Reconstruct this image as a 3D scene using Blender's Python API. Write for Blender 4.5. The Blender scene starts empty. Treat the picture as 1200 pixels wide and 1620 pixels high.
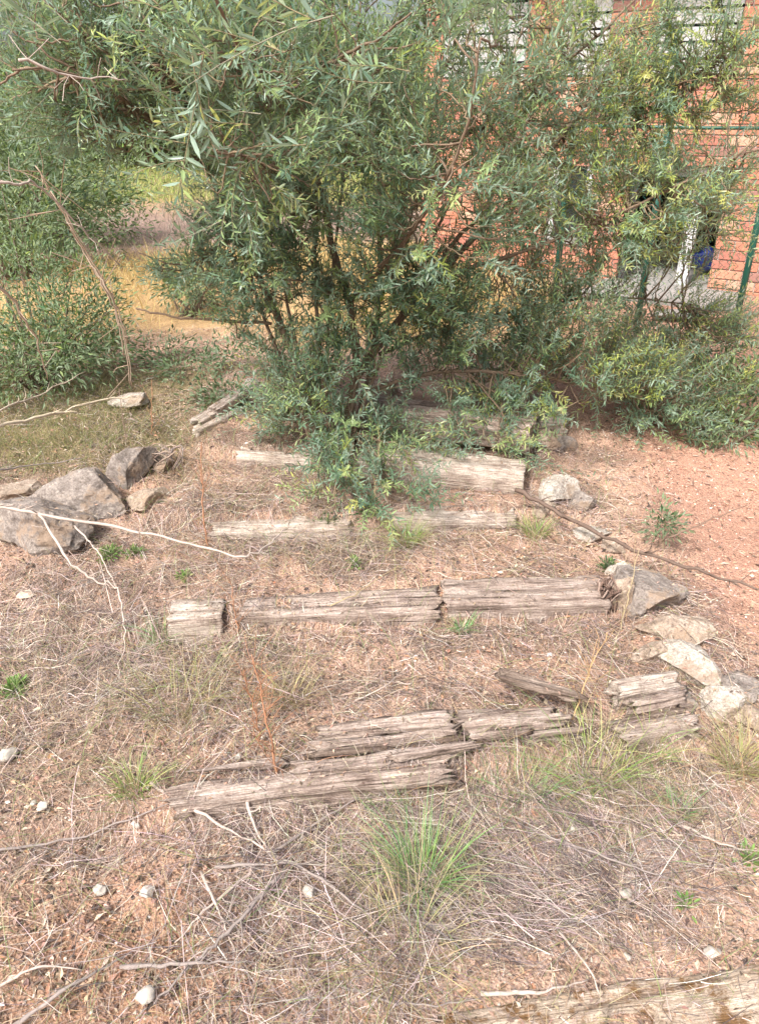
import bpy, math, random
import numpy as np
from mathutils import Vector, Matrix
R = random.Random(7)
rng = np.random.default_rng(11)
S = bpy.context.scene
COL = S.collection

# ------------------------------------------------------------------ camera
CAM_H, PITCH, F = 1.8, math.radians(28.5), 1203.0
cam_d = bpy.data.cameras.new('camera'); cam = bpy.data.objects.new('camera', cam_d); COL.objects.link(cam)
cam_d.sensor_fit = 'HORIZONTAL'; cam_d.sensor_width = 36.0; cam_d.lens = 36.0 * F / 1200.0
cam_d.clip_start = 0.05; cam_d.clip_end = 600
cam.location = (0, 0, CAM_H); cam.rotation_euler = (math.pi/2 - PITCH, 0, 0)
S.camera = cam
# ------------------------------------------------------------------ light
SUN_EL, SUN_AZ = math.radians(52), math.radians(-145)     # azimuth measured from +Y towards +X
w = bpy.data.worlds.new('World'); S.world = w; w.use_nodes = True
nt = w.node_tree; bg = nt.nodes['Background']
sky = nt.nodes.new('ShaderNodeTexSky'); sky.sky_type = 'NISHITA'; sky.sun_disc = False
sky.sun_elevation = SUN_EL; sky.sun_rotation = SUN_AZ; sky.air_density = 1.0; sky.dust_density = 6.0; sky.ozone_density = 1.0
hs = nt.nodes.new('ShaderNodeHueSaturation'); hs.inputs['Saturation'].default_value = .7      # thin cloud: a whiter sky
nt.links.new(sky.outputs[0], hs.inputs['Color']); nt.links.new(hs.outputs[0], bg.inputs[0]); bg.inputs[1].default_value = 0.145
sl = bpy.data.lights.new('sun', 'SUN'); sl.energy = 2.8; sl.angle = math.radians(8); sl.color = (1, .965, .93)
sun = bpy.data.objects.new('sun', sl); COL.objects.link(sun)
sd = Vector((math.sin(SUN_AZ)*math.cos(SUN_EL), math.cos(SUN_AZ)*math.cos(SUN_EL), math.sin(SUN_EL)))
sun.rotation_euler = sd.to_track_quat('Z', 'Y').to_euler()
S.view_settings.view_transform = 'Standard'; S.view_settings.look = 'None'
S.view_settings.gamma = 1; S.view_settings.use_curve_mapping = False
S.view_settings.exposure = 0.92

# ------------------------------------------------------------------ numeric helpers
def hsh(ix, iy, iz, seed):
    h = (ix.astype(np.int64)*374761393 + iy.astype(np.int64)*668265263 + iz.astype(np.int64)*2147483647 + seed*974634777) & 0xffffffff
    h = ((h ^ (h >> 13)) * 1274126177) & 0xffffffff
    h = ((h ^ (h >> 16)) * 2246822519) & 0xffffffff
    return ((h ^ (h >> 15)) & 0xffffff) / float(0xffffff)
def vn(x, y, z=0.0, seed=0):
    x = np.asarray(x, float); y = np.asarray(y, float) + 0*x; z = np.asarray(z, float) + 0*x
    ix, iy, iz = np.floor(x), np.floor(y), np.floor(z)
    fx, fy, fz = x-ix, y-iy, z-iz
    fx = fx*fx*(3-2*fx); fy = fy*fy*(3-2*fy); fz = fz*fz*(3-2*fz)
    r = 0
    for dx in (0, 1):
        for dy in (0, 1):
            for dz in (0, 1):
                r = r + hsh(ix+dx, iy+dy, iz+dz, seed)*(fx if dx else 1-fx)*(fy if dy else 1-fy)*(fz if dz else 1-fz)
    return r*2-1
def ss(a, b, x):
    t = np.clip((np.asarray(x, float)-a)/(b-a), 0, 1); return t*t*(3-2*t)
def norm(v):
    v = np.asarray(v, float); return v/np.maximum(np.linalg.norm(v, axis=-1, keepdims=True), 1e-9)

cp, sp = math.cos(PITCH), math.sin(PITCH)
def ray(px, py):
    a = (px-600)/F; b = (810-py)/F
    return np.array([a, cp + b*sp, -sp + b*cp])
def P(px, py, depth):
    return np.array([0, 0, CAM_H]) + ray(px, py)*depth
def proj(p):
    p = np.asarray(p, float); q = p-np.array([0, 0, CAM_H])
    d = q[..., 1]*cp - q[..., 2]*sp
    u = q[..., 1]*sp + q[..., 2]*cp
    dd = np.maximum(d, 1e-3)
    return 600+F*q[..., 0]/dd, 810-F*u/dd, d

def plane_z(y): return 0.06*(np.clip(y, 0.5, 4.6)-0.9)
def at0(px, py):
    r = ray(px, py); t = .5
    lo, hi = 0.3, 60.0
    for _ in range(60):
        m = (lo+hi)/2; q = r*m
        if CAM_H + q[2] > plane_z(q[1]): lo = m
        else: hi = m
    return r*lo
# step edges: foot of each timber, left end to right end
EDG = [((560, 1790), (1300, 1690)), ((250, 1300), (1120, 1195)), ((265, 1008), (968, 978)),
       ((330, 834), (820, 826)), ((368, 724), (828, 770)), ((560, 652), (860, 705))]
LN = []
for a, b in EDG:
    A, B = at0(*a), at0(*b); k = (B[1]-A[1])/(B[0]-A[0]); LN.append((A[1]-k*A[0], k))
def gz(x, y, detail=True):
    x = np.asarray(x, float); y = np.asarray(y, float)
    z = plane_z(y) + 0*x
    off = np.zeros_like(z)
    ys = [l[0]+l[1]*x for l in LN] + [LN[-1][0]+LN[-1][1]*x+0.8]
    for i in range(len(LN)):
        u = (y-ys[i])/(ys[i+1]-ys[i])
        o = np.where((u > 0) & (u <= 1), (0.045-0.065*u)*ss(0.0, 0.06, u), 0)
        off = off+o
    m = ss(-1.1, -0.85, x)*(1-ss(0.85, 1.1, x))
    z = z + off*m
    near = 1-ss(5, 9, y)
    z = z + .10*np.exp(-(((x-1.15)/.28)**2+((y-2.0)/.9)**2)) * 0.3
    z = z - 0.05*ss(1.2, 1.9, x)*ss(2.0, 2.8, y)*(1-ss(5, 8, y))     # worn path at the right
    z = z + 0.016*vn(x*2.3, y*2.3, seed=3) + 0.03*vn(x*.5, y*.5, seed=4)
    if detail:
        rough = 1-.75*ss(1.2, 1.6, x)*ss(2.2, 2.9, y)
        z = z + near*rough*(0.017*vn(x*8, y*8, seed=5) + 0.011*vn(x*22, y*22, seed=6) + 0.0045*vn(x*50, y*50, seed=8))
    return z
def at(px, py):
    r = ray(px, py); lo = 0.4; prev = lo; t = lo
    while t < 80:
        q = r*t
        if CAM_H+q[2] < float(gz(q[0], q[1])): break
        prev = t; t *= 1.01
    lo, hi = prev, t
    for _ in range(20):
        m = (lo+hi)/2; q = r*m
        if CAM_H+q[2] > float(gz(q[0], q[1])): lo = m
        else: hi = m
    q = r*lo
    return np.array([q[0], q[1], float(gz(q[0], q[1]))])

# ------------------------------------------------------------------ mesh helpers
def mesh_np(name, V, Fc, C=None, smooth=True, mats=()):
    """V (n,3); Fc list of int arrays (m,k); C (n,3) tint."""
    me = bpy.data.meshes.new(name)
    me.vertices.add(len(V)); me.vertices.foreach_set('co', np.asarray(V, np.float32).ravel())
    Fc = [f for f in Fc if len(f)]
    idx = np.concatenate([f.ravel() for f in Fc]); tot = np.concatenate([np.full(len(f), f.shape[1]) for f in Fc])
    st = np.concatenate([[0], np.cumsum(tot)[:-1]])
    me.loops.add(len(idx)); me.loops.foreach_set('vertex_index', idx.astype(np.int32))
    me.polygons.add(len(tot)); me.polygons.foreach_set('loop_start', st.astype(np.int32))
    me.polygons.foreach_set('loop_total', tot.astype(np.int32))
    if C is not None:
        at_ = me.attributes.new('tint', 'FLOAT_COLOR', 'POINT')
        c4 = np.ones((len(V), 4), np.float32); c4[:, :3] = C; at_.data.foreach_set('color', c4.ravel())
    me.update(calc_edges=True)
    me.polygons.foreach_set('use_smooth', np.full(len(tot), smooth)); me.validate()
    for m in mats: me.materials.append(m)
    return me
class G:
    def __init__(s): s.V = []; s.F = {}; s.C = []; s.n = 0
    def add(s, V, Fs, C=(1, 1, 1)):
        V = np.asarray(V, float); s.V.append(V); C = np.asarray(C, float)
        s.C.append(np.broadcast_to(C, V.shape).copy())
        for f in Fs:
            f = np.asarray(f, int)
            if len(f): s.F.setdefault(f.shape[1], []).append(f+s.n)
        s.n += len(V)
    def build(s, name, mat, parent=None, smooth=True, origin=None):
        V = np.concatenate(s.V); C = np.concatenate(s.C)
        if origin is not None: V = V-np.asarray(origin)
        me = mesh_np(name, V, [np.concatenate(f) for f in s.F.values()], C, smooth, [mat])
        return link(name, me, parent, None if origin is None else origin)
def link(name, me, parent=None, loc=None):
    o = bpy.data.objects.new(name, me); COL.objects.link(o)
    if loc is not None: o.location = tuple(float(v) for v in loc)
    if parent is not None:
        o.parent = parent
        if loc is None and parent.location.length > 0:      # geometry given in world space
            o.location = -parent.location
    return o
def tag(o, label=None, cat=None, group=None, kind=None):
    if label: o['label'] = label
    if cat: o['category'] = cat
    if group: o['group'] = group
    if kind: o['kind'] = kind
    return o
def empty(name, loc, label, cat, group=None):
    o = bpy.data.objects.new(name, None); COL.objects.link(o); o.location = tuple(float(v) for v in loc); o.empty_display_size = .05
    return tag(o, label, cat, group)

def tube(g, pts, rad, n=6, col=(1, 1, 1), caps=True):
    pts = np.asarray(pts, float); K = len(pts); rad = np.broadcast_to(np.asarray(rad, float), (K,))
    t = norm(np.gradient(pts, axis=0)); ref = np.array([.31, .17, .93]) if abs(t[0][2]) < .8 else np.array([.93, .3, .1])
    a = norm(np.cross(t, ref)); b = np.cross(t, a)
    th = np.arange(n)*2*math.pi/n
    V = pts[:, None]+rad[:, None, None]*(np.cos(th)[None, :, None]*a[:, None]+np.sin(th)[None, :, None]*b[:, None])
    V = V.reshape(-1, 3)
    i = np.arange(K-1)[:, None]*n; j = np.arange(n)[None]; j2 = (j+1) % n
    q = np.stack([i+j, i+j2, i+n+j2, i+n+j], -1).reshape(-1, 4)
    Fs = [q]
    if caps and n > 2: Fs.append(np.arange(n)[::-1][None]); Fs.append((np.arange(n)+(K-1)*n)[None])
    g.add(V, Fs, col)
def smooth_path(pts, k=6, jit=0.0, r=None):
    """Catmull-Rom through pts"""
    p = np.asarray(pts, float); p = np.vstack([2*p[0]-p[1], p, 2*p[-1]-p[-2]])
    out = []
    for i in range(1, len(p)-2):
        for t in np.linspace(0, 1, k, endpoint=False):
            out.append(.5*((2*p[i])+(-p[i-1]+p[i+1])*t+(2*p[i-1]-5*p[i]+4*p[i+1]-p[i+2])*t*t+(-p[i-1]+3*p[i]-3*p[i+1]+p[i+2])*t**3))
    out.append(p[-2]); out = np.array(out)
    if jit: out[1:-1] += rng.normal(0, jit, (len(out)-2, 3))
    return out

def leaves(g, B, D, N, L, W, C, curl=0.0, fold=.25, lite=False):
    """B base, D direction, N normal: arrays (n,3)"""
    B = np.asarray(B, float); n = len(B)
    if not n: return
    D = norm(D); Sd = norm(np.cross(D, N)); N = np.cross(Sd, D)
    L = np.broadcast_to(L, (n,))[:, None]; W = np.broadcast_to(W, (n,))[:, None]
    cu = np.broadcast_to(curl, (n,))[:, None]
    if lite:
        T = [(0, 0, 0), (.42, -.5, fold), (1, 0, 0), (.42, .5, fold)]
    else:
        T = [(0, 0, 0), (.28, -.42, fold*.5), (.28, 0, 0), (.28, .42, fold*.5), (.68, -.4, fold*.5), (.68, 0, 0), (.68, .4, fold*.5), (1, 0, 0)]
    V = np.stack([B+D*L*t+Sd*W*s+N*(W*h-cu*L*t*t) for t, s, h in T], 1).reshape(-1, 3)
    k = len(T); o = np.arange(n)[:, None]*k
    if lite: q = (o+np.array([[0, 1, 2, 3]]))
    Cc = np.repeat(np.asarray(C, float), k, 0) if np.ndim(C) == 2 else C
    if lite: g.add(V, [q], Cc)
    else:
        tr = np.array([(0, 2, 1), (0, 3, 2), (4, 5, 7), (5, 6, 7)]); qd = np.array([(1, 2, 5, 4), (2, 3, 6, 5)])
        g.add(V, [(o[:, None]+tr[None]).reshape(-1, 3), (o[:, None]+qd[None]).reshape(-1, 4)], Cc)
def blades(g, B, az, L, W, C, rise=1.0, lean=.3, bend=.5, K=4, ground=False, h0=.004):
    """ribbons; rise/lean/bend arrays or scalars; ground=True keeps each point above the soil"""
    B = np.asarray(B, float); n = len(B)
    f = lambda v: np.broadcast_to(np.asarray(v, float), (n,))
    L, W, rise, lean, bend = map(f, (L, W, rise, lean, bend))
    A = np.stack([np.cos(az), np.sin(az), 0*az], 1); Pp = np.stack([-np.sin(az), np.cos(az), 0*az], 1)
    sdv = norm(Pp+rng.normal(0, .5, (n, 3))); rows = []
    swirl = rng.normal(0, .18, n)
    for k in range(K+1):
        t = k/K
        p = B+A*(L*(lean*t+bend*t*t))[:, None]+Pp*(L*swirl*t*t)[:, None]
        zz = L*(rise*t-rise*.45*bend*t*t)
        if ground:
            z = gz(p[:, 0], p[:, 1])+h0+zz; p[:, 2] = z
        else: p[:, 2] += zz
        w_ = (W*(1-.85*t**2))[:, None]*.5
        rows += [p-sdv*w_, p+sdv*w_]
    V = np.stack(rows, 1).reshape(-1, 3); m = 2*(K+1)
    q = np.array([(2*k, 2*k+1, 2*k+3, 2*k+2) for k in range(K)])
    o = np.arange(n)[:, None, None]*m
    g.add(V, [(o+q[None]).reshape(-1, 4)], np.repeat(np.asarray(C, float), m, 0) if np.ndim(C) == 2 else C)
def pal(n, cols, wts=None, var=.18):
    cols = np.array(cols, float); i = rng.choice(len(cols), n, p=None if wts is None else np.array(wts)/sum(wts))
    return np.clip(cols[i]*(1+rng.normal(0, var, (n, 1)))*(1+rng.normal(0, .05, (n, 3))), .01, .9)

# ------------------------------------------------------------------ materials
def nodes(name):
    m = bpy.data.materials.new(name); m.use_nodes = True; t = m.node_tree
    b = t.nodes['Principled BSDF']; return m, t, b
def N_(t, typ, **kw):
    n = t.nodes.new(typ)
    for k, v in kw.items():
        if k in n.inputs: n.inputs[k].default_value = v
        else: setattr(n, k, v)
    return n
def ramp(t, fac, stops):
    r = t.nodes.new('ShaderNodeValToRGB'); e = r.color_ramp.elements
    while len(e) < len(stops): e.new(.5)
    for i, (p_, c) in enumerate(stops): e[i].position = p_; e[i].color = (*c, 1)
    t.links.new(fac, r.inputs[0]); return r.outputs[0]
def mix(t, fac, a, b, mode='MIX'):
    n = t.nodes.new('ShaderNodeMix'); n.data_type = 'RGBA'; n.blend_type = mode
    for s_, v in ((n.inputs[0], fac), (n.inputs[6], a), (n.inputs[7], b)):
        if hasattr(v, 'links'): t.links.new(v, s_)
        elif isinstance(v, (int, float)): s_.default_value = v
        else: s_.default_value = (*v, 1)
    return n.outputs[2]
def coords(t, kind='Object', scale=(1, 1, 1)):
    c = t.nodes.new('ShaderNodeTexCoord'); mp = t.nodes.new('ShaderNodeMapping'); mp.inputs['Scale'].default_value = scale
    t.links.new(c.outputs[kind], mp.inputs[0]); return mp.outputs[0]
def noise(t, vec, scale, detail=5, rough=.6, dist=0):
    n = t.nodes.new('ShaderNodeTexNoise'); n.inputs['Scale'].default_value = scale; n.inputs['Detail'].default_value = detail
    n.inputs['Roughness'].default_value = rough; n.inputs['Distortion'].default_value = dist
    t.links.new(vec, n.inputs['Vector']); return n.outputs['Fac']
def bump(t, b, h, strength, dist):
    n = t.nodes.new('ShaderNodeBump'); n.inputs['Strength'].default_value = strength; n.inputs['Distance'].default_value = dist
    t.links.new(h, n.inputs['Height']); t.links.new(n.outputs[0], b.inputs['Normal'])
def tint_out(t):
    a = t.nodes.new('ShaderNodeAttribute'); a.attribute_name = 'tint'; return a.outputs['Color']

def mat_leaf(name, under, rough=.42, trans=.25, ub=.65):
    m, t, b = nodes(name); c = tint_out(t)
    geo = t.nodes.new('ShaderNodeNewGeometry')
    col = mix(t, geo.outputs['Backfacing'], c, mix(t, ub, c, under))
    t.links.new(col, b.inputs['Base Color']); b.inputs['Roughness'].default_value = rough
    b.inputs['Specular IOR Level'].default_value = .4
    tr = t.nodes.new('ShaderNodeBsdfTranslucent'); t.links.new(mix(t, .35, c, (.35, .42, .08)), tr.inputs[0])
    mx = t.nodes.new('ShaderNodeMixShader'); mx.inputs[0].default_value = trans
    t.links.new(b.outputs[0], mx.inputs[1]); t.links.new(tr.outputs[0], mx.inputs[2])
    t.links.new(mx.outputs[0], t.nodes['Material Output'].inputs[0]); return m
def mat_tint(name, rough=.8, ns=40, amt=.3, bs=.3, bd=.003, spec=.3):
    m, t, b = nodes(name); v = coords(t); f = noise(t, v, ns)
    c = mix(t, amt, tint_out(t), ramp(t, f, [(.3, (.25, .25, .25)), (.7, (1, 1, 1))]), 'MULTIPLY')
    t.links.new(c, b.inputs['Base Color']); b.inputs['Roughness'].default_value = rough; b.inputs['Specular IOR Level'].default_value = spec
    bump(t, b, f, bs, bd); return m
M = {}
M['olive_leaf'] = mat_leaf('olive leaf', (.42, .55, .45), .32, .42)
M['shrub_leaf'] = mat_leaf('shrub leaf', (.24, .30, .18), .45, .3)
M['grass'] = mat_leaf('grass blade', (.35, .33, .2), .6, .3, .1)
M['straw'] = mat_tint('dry straw', .75, 60, .15, .1, .001)
M['bark'] = mat_tint('olive bark', .85, 70, .5, .8, .004)
M['twig'] = mat_tint('dead twig', .8, 90, .35, .5, .002)
M['litter'] = mat_tint('leaf litter', .8, 80, .2, .2, .001)

def mat_ground():
    m, t, b = nodes('soil'); v = coords(t)
    n1 = noise(t, v, 90, 6, .7); n2 = noise(t, v, 17, 6, .65); n3 = noise(t, v, 320, 3, .6)
    vo = t.nodes.new('ShaderNodeTexVoronoi'); vo.inputs['Scale'].default_value = 120; t.links.new(v, vo.inputs['Vector'])
    c = mix(t, .75, tint_out(t), ramp(t, n1, [(.32, (.18, .13, .11)), (.46, (.72, .64, .58)), (.62, (1.3, 1.2, 1.1))]), 'MULTIPLY')
    c = mix(t, .45, c, ramp(t, n2, [(.3, (.5, .42, .38)), (.7, (1.15, 1.1, 1.05))]), 'MULTIPLY')
    sp_ = ramp(t, vo.outputs['Color'], [(.0, (.42, .25, .17)), (.5, (.5, .36, .27)), (1, (.66, .56, .46))])
    c = mix(t, ramp(t, n3, [(.48, (0, 0, 0)), (.62, (.55, .55, .55))]), c, sp_)
    t.links.new(c, b.inputs['Base Color']); b.inputs['Roughness'].default_value = .95; b.inputs['Specular IOR Level'].default_value = .15
    mx = t.nodes.new('ShaderNodeMath'); mx.operation = 'ADD'; t.links.new(n1, mx.inputs[0]); t.links.new(vo.outputs['Distance'], mx.inputs[1])
    bump(t, b, mx.outputs[0], .9, .008); return m
M['ground'] = mat_ground()
def mat_wood(name, a, b_, dark, moss=None, sc=1.0):
    m, t, b = nodes(name); v = coords(t, scale=(3.0*sc, 42*sc, 42*sc)); vf = coords(t, scale=(9*sc, 230*sc, 230*sc)); vb = coords(t)
    g1 = noise(t, v, 1, 8, .72, .6); g2 = noise(t, vf, 1, 5, .65, .3); bl = noise(t, vb, 13, 7, .68); sp_ = noise(t, vb, 140, 4, .7)
    c = ramp(t, g1, [(.34, dark), (.44, a), (.6, b_), (.78, tuple(min(1, x*1.2) for x in b_))])
    c = mix(t, .8, c, ramp(t, g2, [(.32, (.30, .26, .24)), (.5, (.85, .82, .8)), (.7, (1.2, 1.18, 1.15))]), 'MULTIPLY')
    c = mix(t, .75, c, ramp(t, bl, [(.32, (.45, .38, .34)), (.5, (.9, .85, .8)), (.7, (1.15, 1.12, 1.1))]), 'MULTIPLY')
    c = mix(t, .5, c, ramp(t, sp_, [(.35, (.5, .45, .4)), (.6, (1.1, 1.1, 1.1))]), 'MULTIPLY')
    if moss: c = mix(t, ramp(t, noise(t, vb, 11, 7, .7), [(.50, (0, 0, 0)), (.58, (.95, .95, .95))]), c, moss)
    t.links.new(c, b.inputs['Base Color']); b.inputs['Roughness'].default_value = .92; b.inputs['Specular IOR Level'].default_value = .12
    ad = t.nodes.new('ShaderNodeMath'); ad.operation = 'MULTIPLY_ADD'; t.links.new(g2, ad.inputs[0]); ad.inputs[1].default_value = .6; t.links.new(g1, ad.inputs[2])
    bump(t, b, ad.outputs[0], 1.0, .014); return m
M['wood'] = mat_wood('weathered timber', (.44, .365, .325), (.68, .60, .55), (.07, .055, .048))
M['wood_pale'] = mat_wood('bleached timber', (.60, .52, .46), (.82, .76, .70), (.17, .13, .11))
M['wood_moss'] = mat_wood('pale lichen stained timber', (.60, .50, .40), (.82, .72, .61), (.22, .15, .11), (.21, .115, .05))
M['wood_dark'] = mat_wood('dark rotten board', (.20, .155, .13), (.40, .34, .295), (.035, .028, .022))
def mat_rock(name, a, b_, c_, sc=14):
    m, t, b = nodes(name); v = coords(t); f = noise(t, v, sc, 9, .68); f2 = noise(t, v, sc*5, 5, .6)
    c = ramp(t, f, [(.25, c_), (.45, a), (.68, b_)])
    c = mix(t, .5, c, ramp(t, f2, [(.3, (.55, .5, .46)), (.65, (1.1, 1.1, 1.1))]), 'MULTIPLY')
    f3 = noise(t, v, 130, 4, .75); c = mix(t, .7, c, ramp(t, f3, [(.36, (.42, .38, .34)), (.5, (.95, .92, .9)), (.66, (1.25, 1.22, 1.2))]), 'MULTIPLY')
    c = mix(t, ramp(t, noise(t, v, 7, 6, .7), [(.52, (0, 0, 0)), (.6, (.75, .75, .75))]), c, (.27, .19, .13))
    t.links.new(c, b.inputs['Base Color']); b.inputs['Roughness'].default_value = .92; b.inputs['Specular IOR Level'].default_value = .15
    bump(t, b, f3, .9, .006); return m
M['rock_grey'] = mat_rock('grey rock', (.24, .21, .19), (.44, .40, .36), (.09, .075, .06))
M['rock_tan'] = mat_rock('tan rock', (.36, .29, .23), (.58, .50, .42), (.16, .11, .08))
M['rock_pale'] = mat_rock('pale quartz rock', (.44, .40, .35), (.64, .61, .56), (.24, .17, .12))
def mat_flat(name, col, rough=.6, ns=8, amt=.25, metal=0):
    m, t, b = nodes(name); v = coords(t); f = noise(t, v, ns, 6)
    c = mix(t, amt, col, ramp(t, f, [(.3, (.4, .4, .4)), (.7, (1.1, 1.1, 1.1))]), 'MULTIPLY')
    t.links.new(c, b.inputs['Base Color']); b.inputs['Roughness'].default_value = rough; b.inputs['Metallic'].default_value = metal
    bump(t, b, f, .2, .003); return m
M['pebble'] = mat_flat('white pebble', (.50, .45, .39), .8, 60, .35)
M['mortar'] = mat_flat('mortar', (.46, .40, .36), .95, 60, .5)
M['brick'] = mat_tint('fired brick', .85, 45, .45, .5, .004)
M['white'] = mat_flat('white paint', (.58, .585, .59), .5, 20, .4)
M['green_steel'] = mat_flat('dark green painted steel', (.012, .085, .06), .4)
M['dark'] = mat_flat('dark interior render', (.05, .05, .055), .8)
M['concrete'] = mat_flat('pale concrete', (.30, .285, .265), .9, 25, .6)
M['blue'] = mat_flat('blue plastic sheet', (.02, .04, .22), .35)
M['glass'] = mat_flat('dark window glass', (.03, .035, .04), .08, 3, .1)

# ------------------------------------------------------------------ ground
def axis(lo, hi, step, far):
    a = list(np.arange(lo, hi+1e-6, step)); s_ = step
    x = hi
    while x < far: s_ *= 1.09; x += s_; a.append(x)
    return a
ax = axis(-2.6, 2.6, .02, 160); neg = []; s_ = .02; x = -2.6
while x > -160: s_ *= 1.09; x -= s_; neg.append(x)
gx = np.array(neg[::-1]+ax)
gy = np.array(axis(.3, 6.2, .02, 220)); neg = []; s_ = .02; x = .3
while x > -20: s_ *= 1.15; x -= s_; neg.append(x)
gy = np.array(neg[::-1]+list(gy))
X, Y = np.meshgrid(gx, gy); nx, ny = len(gx), len(gy)
Z = gz(X, Y)
def soil_col(X, Y):
    n1 = vn(X*1.7, Y*1.7, seed=21)*.5+.5; n2 = vn(X*5, Y*5, seed=22)*.5+.5
    base = np.array([.43, .285, .215]); pink = np.array([.60, .44, .355]); grey = np.array([.17, .135, .115]); orange = np.array([.44, .24, .135])
    c = base[None, None]*(1-n1[..., None])+pink*n1[..., None]
    k = (ss(.3, .7, n2)*.75)[..., None]; c = c*(1-k)+grey*k
    k = (ss(1.0, 1.45, X+.12*vn(X*2, Y*2, seed=30))*ss(2.0, 2.6, Y)*(1-ss(6.5, 8, Y)))[..., None]
    pth = np.array([.60, .36, .275])*(1-.25*n1[..., None]); c = c*(1-k)+pth*k
    k = (np.exp(-(((X+.55)/.45)**2+((Y-1.05)/.3)**2)))[..., None]*.6; c = c*(1-k)+orange*k
    k = (ss(.95, .55, -X*0+np.abs(X+1.75))*ss(3.3, 3.6, Y)*(1-ss(4.8, 5.2, Y)))[..., None]*.85; c = c*(1-k)+np.array([.15, .15, .06])*k
    k = (np.exp(-(((X+1.0)/.6)**2+((Y-2.15)/.35)**2))*.7+np.exp(-(((X-.25)/.4)**2+((Y-1.25)/.2)**2))*.5)[..., None]; c = c*(1-k)+np.array([.27, .215, .19])*k
    nn = vn(X*.35, Y*.35, seed=31)*.9+vn(X*1.6, Y*1.6, seed=33)*.5
    k = (ss(4.9, 6.0, Y+nn)*(1-ss(.8, 2.2, X)))[..., None]*.8; c = c*(1-k)+np.array([.50, .36, .15])*k   # dry golden grass ground
    k = (ss(9.2, 10.0, Y+nn)*(1-ss(12.5, 13.6, Y+nn)))[..., None]*.9; c = c*(1-k)+np.array([.27, .21, .20])*k
    k = ss(13, 14.5, Y+nn)[..., None]*.95; c = c*(1-k)+(np.array([.14, .19, .06])*(1-.5*n2[..., None])+np.array([.32, .25, .11])*.5*n2[..., None])*k
    return c
C = soil_col(X, Y)
V = np.stack([X, Y, Z], -1).reshape(-1, 3)
i = np.arange(ny-1)[:, None]*nx+np.arange(nx-1)[None]
q = np.stack([i, i+1, i+1+nx, i+nx], -1).reshape(-1, 4)
go = link('ground', mesh_np('ground', V, [q], C.reshape(-1, 3), True, [M['ground']]))
tag(go, kind='structure')

# ------------------------------------------------------------------ building
class Box:
    """axis aligned boxes in a local frame, merged"""
    def __init__(s): s.g = G()
    def box(s, a, b, col=(1, 1, 1)):
        x0, y0, z0 = a; x1, y1, z1 = b
        V = [(x, y, z) for z in (z0, z1) for y in (y0, y1) for x in (x0, x1)]
        Fq = [(0, 2, 3, 1), (4, 5, 7, 6), (0, 1, 5, 4), (2, 6, 7, 3), (0, 4, 6, 2), (1, 3, 7, 5)]
        s.g.add(V, [np.array(Fq)], col); return s
def obj_local(g, name, mat, parent, smooth=False):
    V = np.concatenate(g.V); C = np.concatenate(g.C)
    me = mesh_np(name, V, [np.concatenate(f) for f in g.F.values()], C, smooth, [mat])
    o = bpy.data.objects.new(name, me); COL.objects.link(o); o.parent = parent; return o
FA = np.array([0.45, 8.9]); FB = np.array([4.1, 6.75])
flen = float(np.linalg.norm(FB-FA)); fang = math.atan2(FB[1]-FA[1], FB[0]-FA[0])
bz = float(gz(3.0, 7.5, False))-.05
bld = empty('brick_building', (FA[0], FA[1], bz), 'red brick building with white boards and a dark open bay behind the wire fence', 'building')
bld.rotation_euler = (0, 0, fang)
Rz = Matrix.Rotation(fang, 4, 'Z'); BM = Matrix.Translation((FA[0], FA[1], bz)) @ Rz
def u_at(px, py=200):      # where the view ray of a pixel column meets the facade line
    r = ray(px, py); d = (FB-FA)/flen; n = np.array([-d[1], d[0]]); t = FA.dot(n)/(r[:2].dot(n))
    return float((r[:2]*t-FA).dot(d)), CAM_H+r[2]*t-bz
U = lambda px, py=200: u_at(px, py)[0]
Hh = lambda px, py: u_at(px, py)[1]
TOP = 3.1
# wall areas: (u0, u1, z0, z1)
u_p1a, u_p1b = U(830, 80), U(888, 80)
u_w2a, u_w2b = U(960, 80), U(1036, 60)
u_p3a = U(1150, 150)
u_op0, u_op1 = U(985, 360), U(1136, 360)
zop = Hh(1060, 262)
z_b = Hh(1000, 120)
u_wn0, u_wn1 = U(868, 320), U(932, 320); zw0, zw1 = Hh(900, 385), Hh(900, 262)
walls = [(0, u_wn0, 0, z_b), (u_wn0, u_wn1, 0, zw0), (u_wn0, u_wn1, zw1, z_b), (u_wn1, u_op0, 0, z_b), (u_op0, u_op1, zop, z_b), (u_op1, flen+1.6, 0, z_b),
         (0, U(700, 80), z_b, TOP), (u_p1a, u_p1b, z_b, TOP), (u_w2a, u_w2b, z_b, TOP), (u_p3a, flen+1.6, z_b, TOP)]
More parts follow.
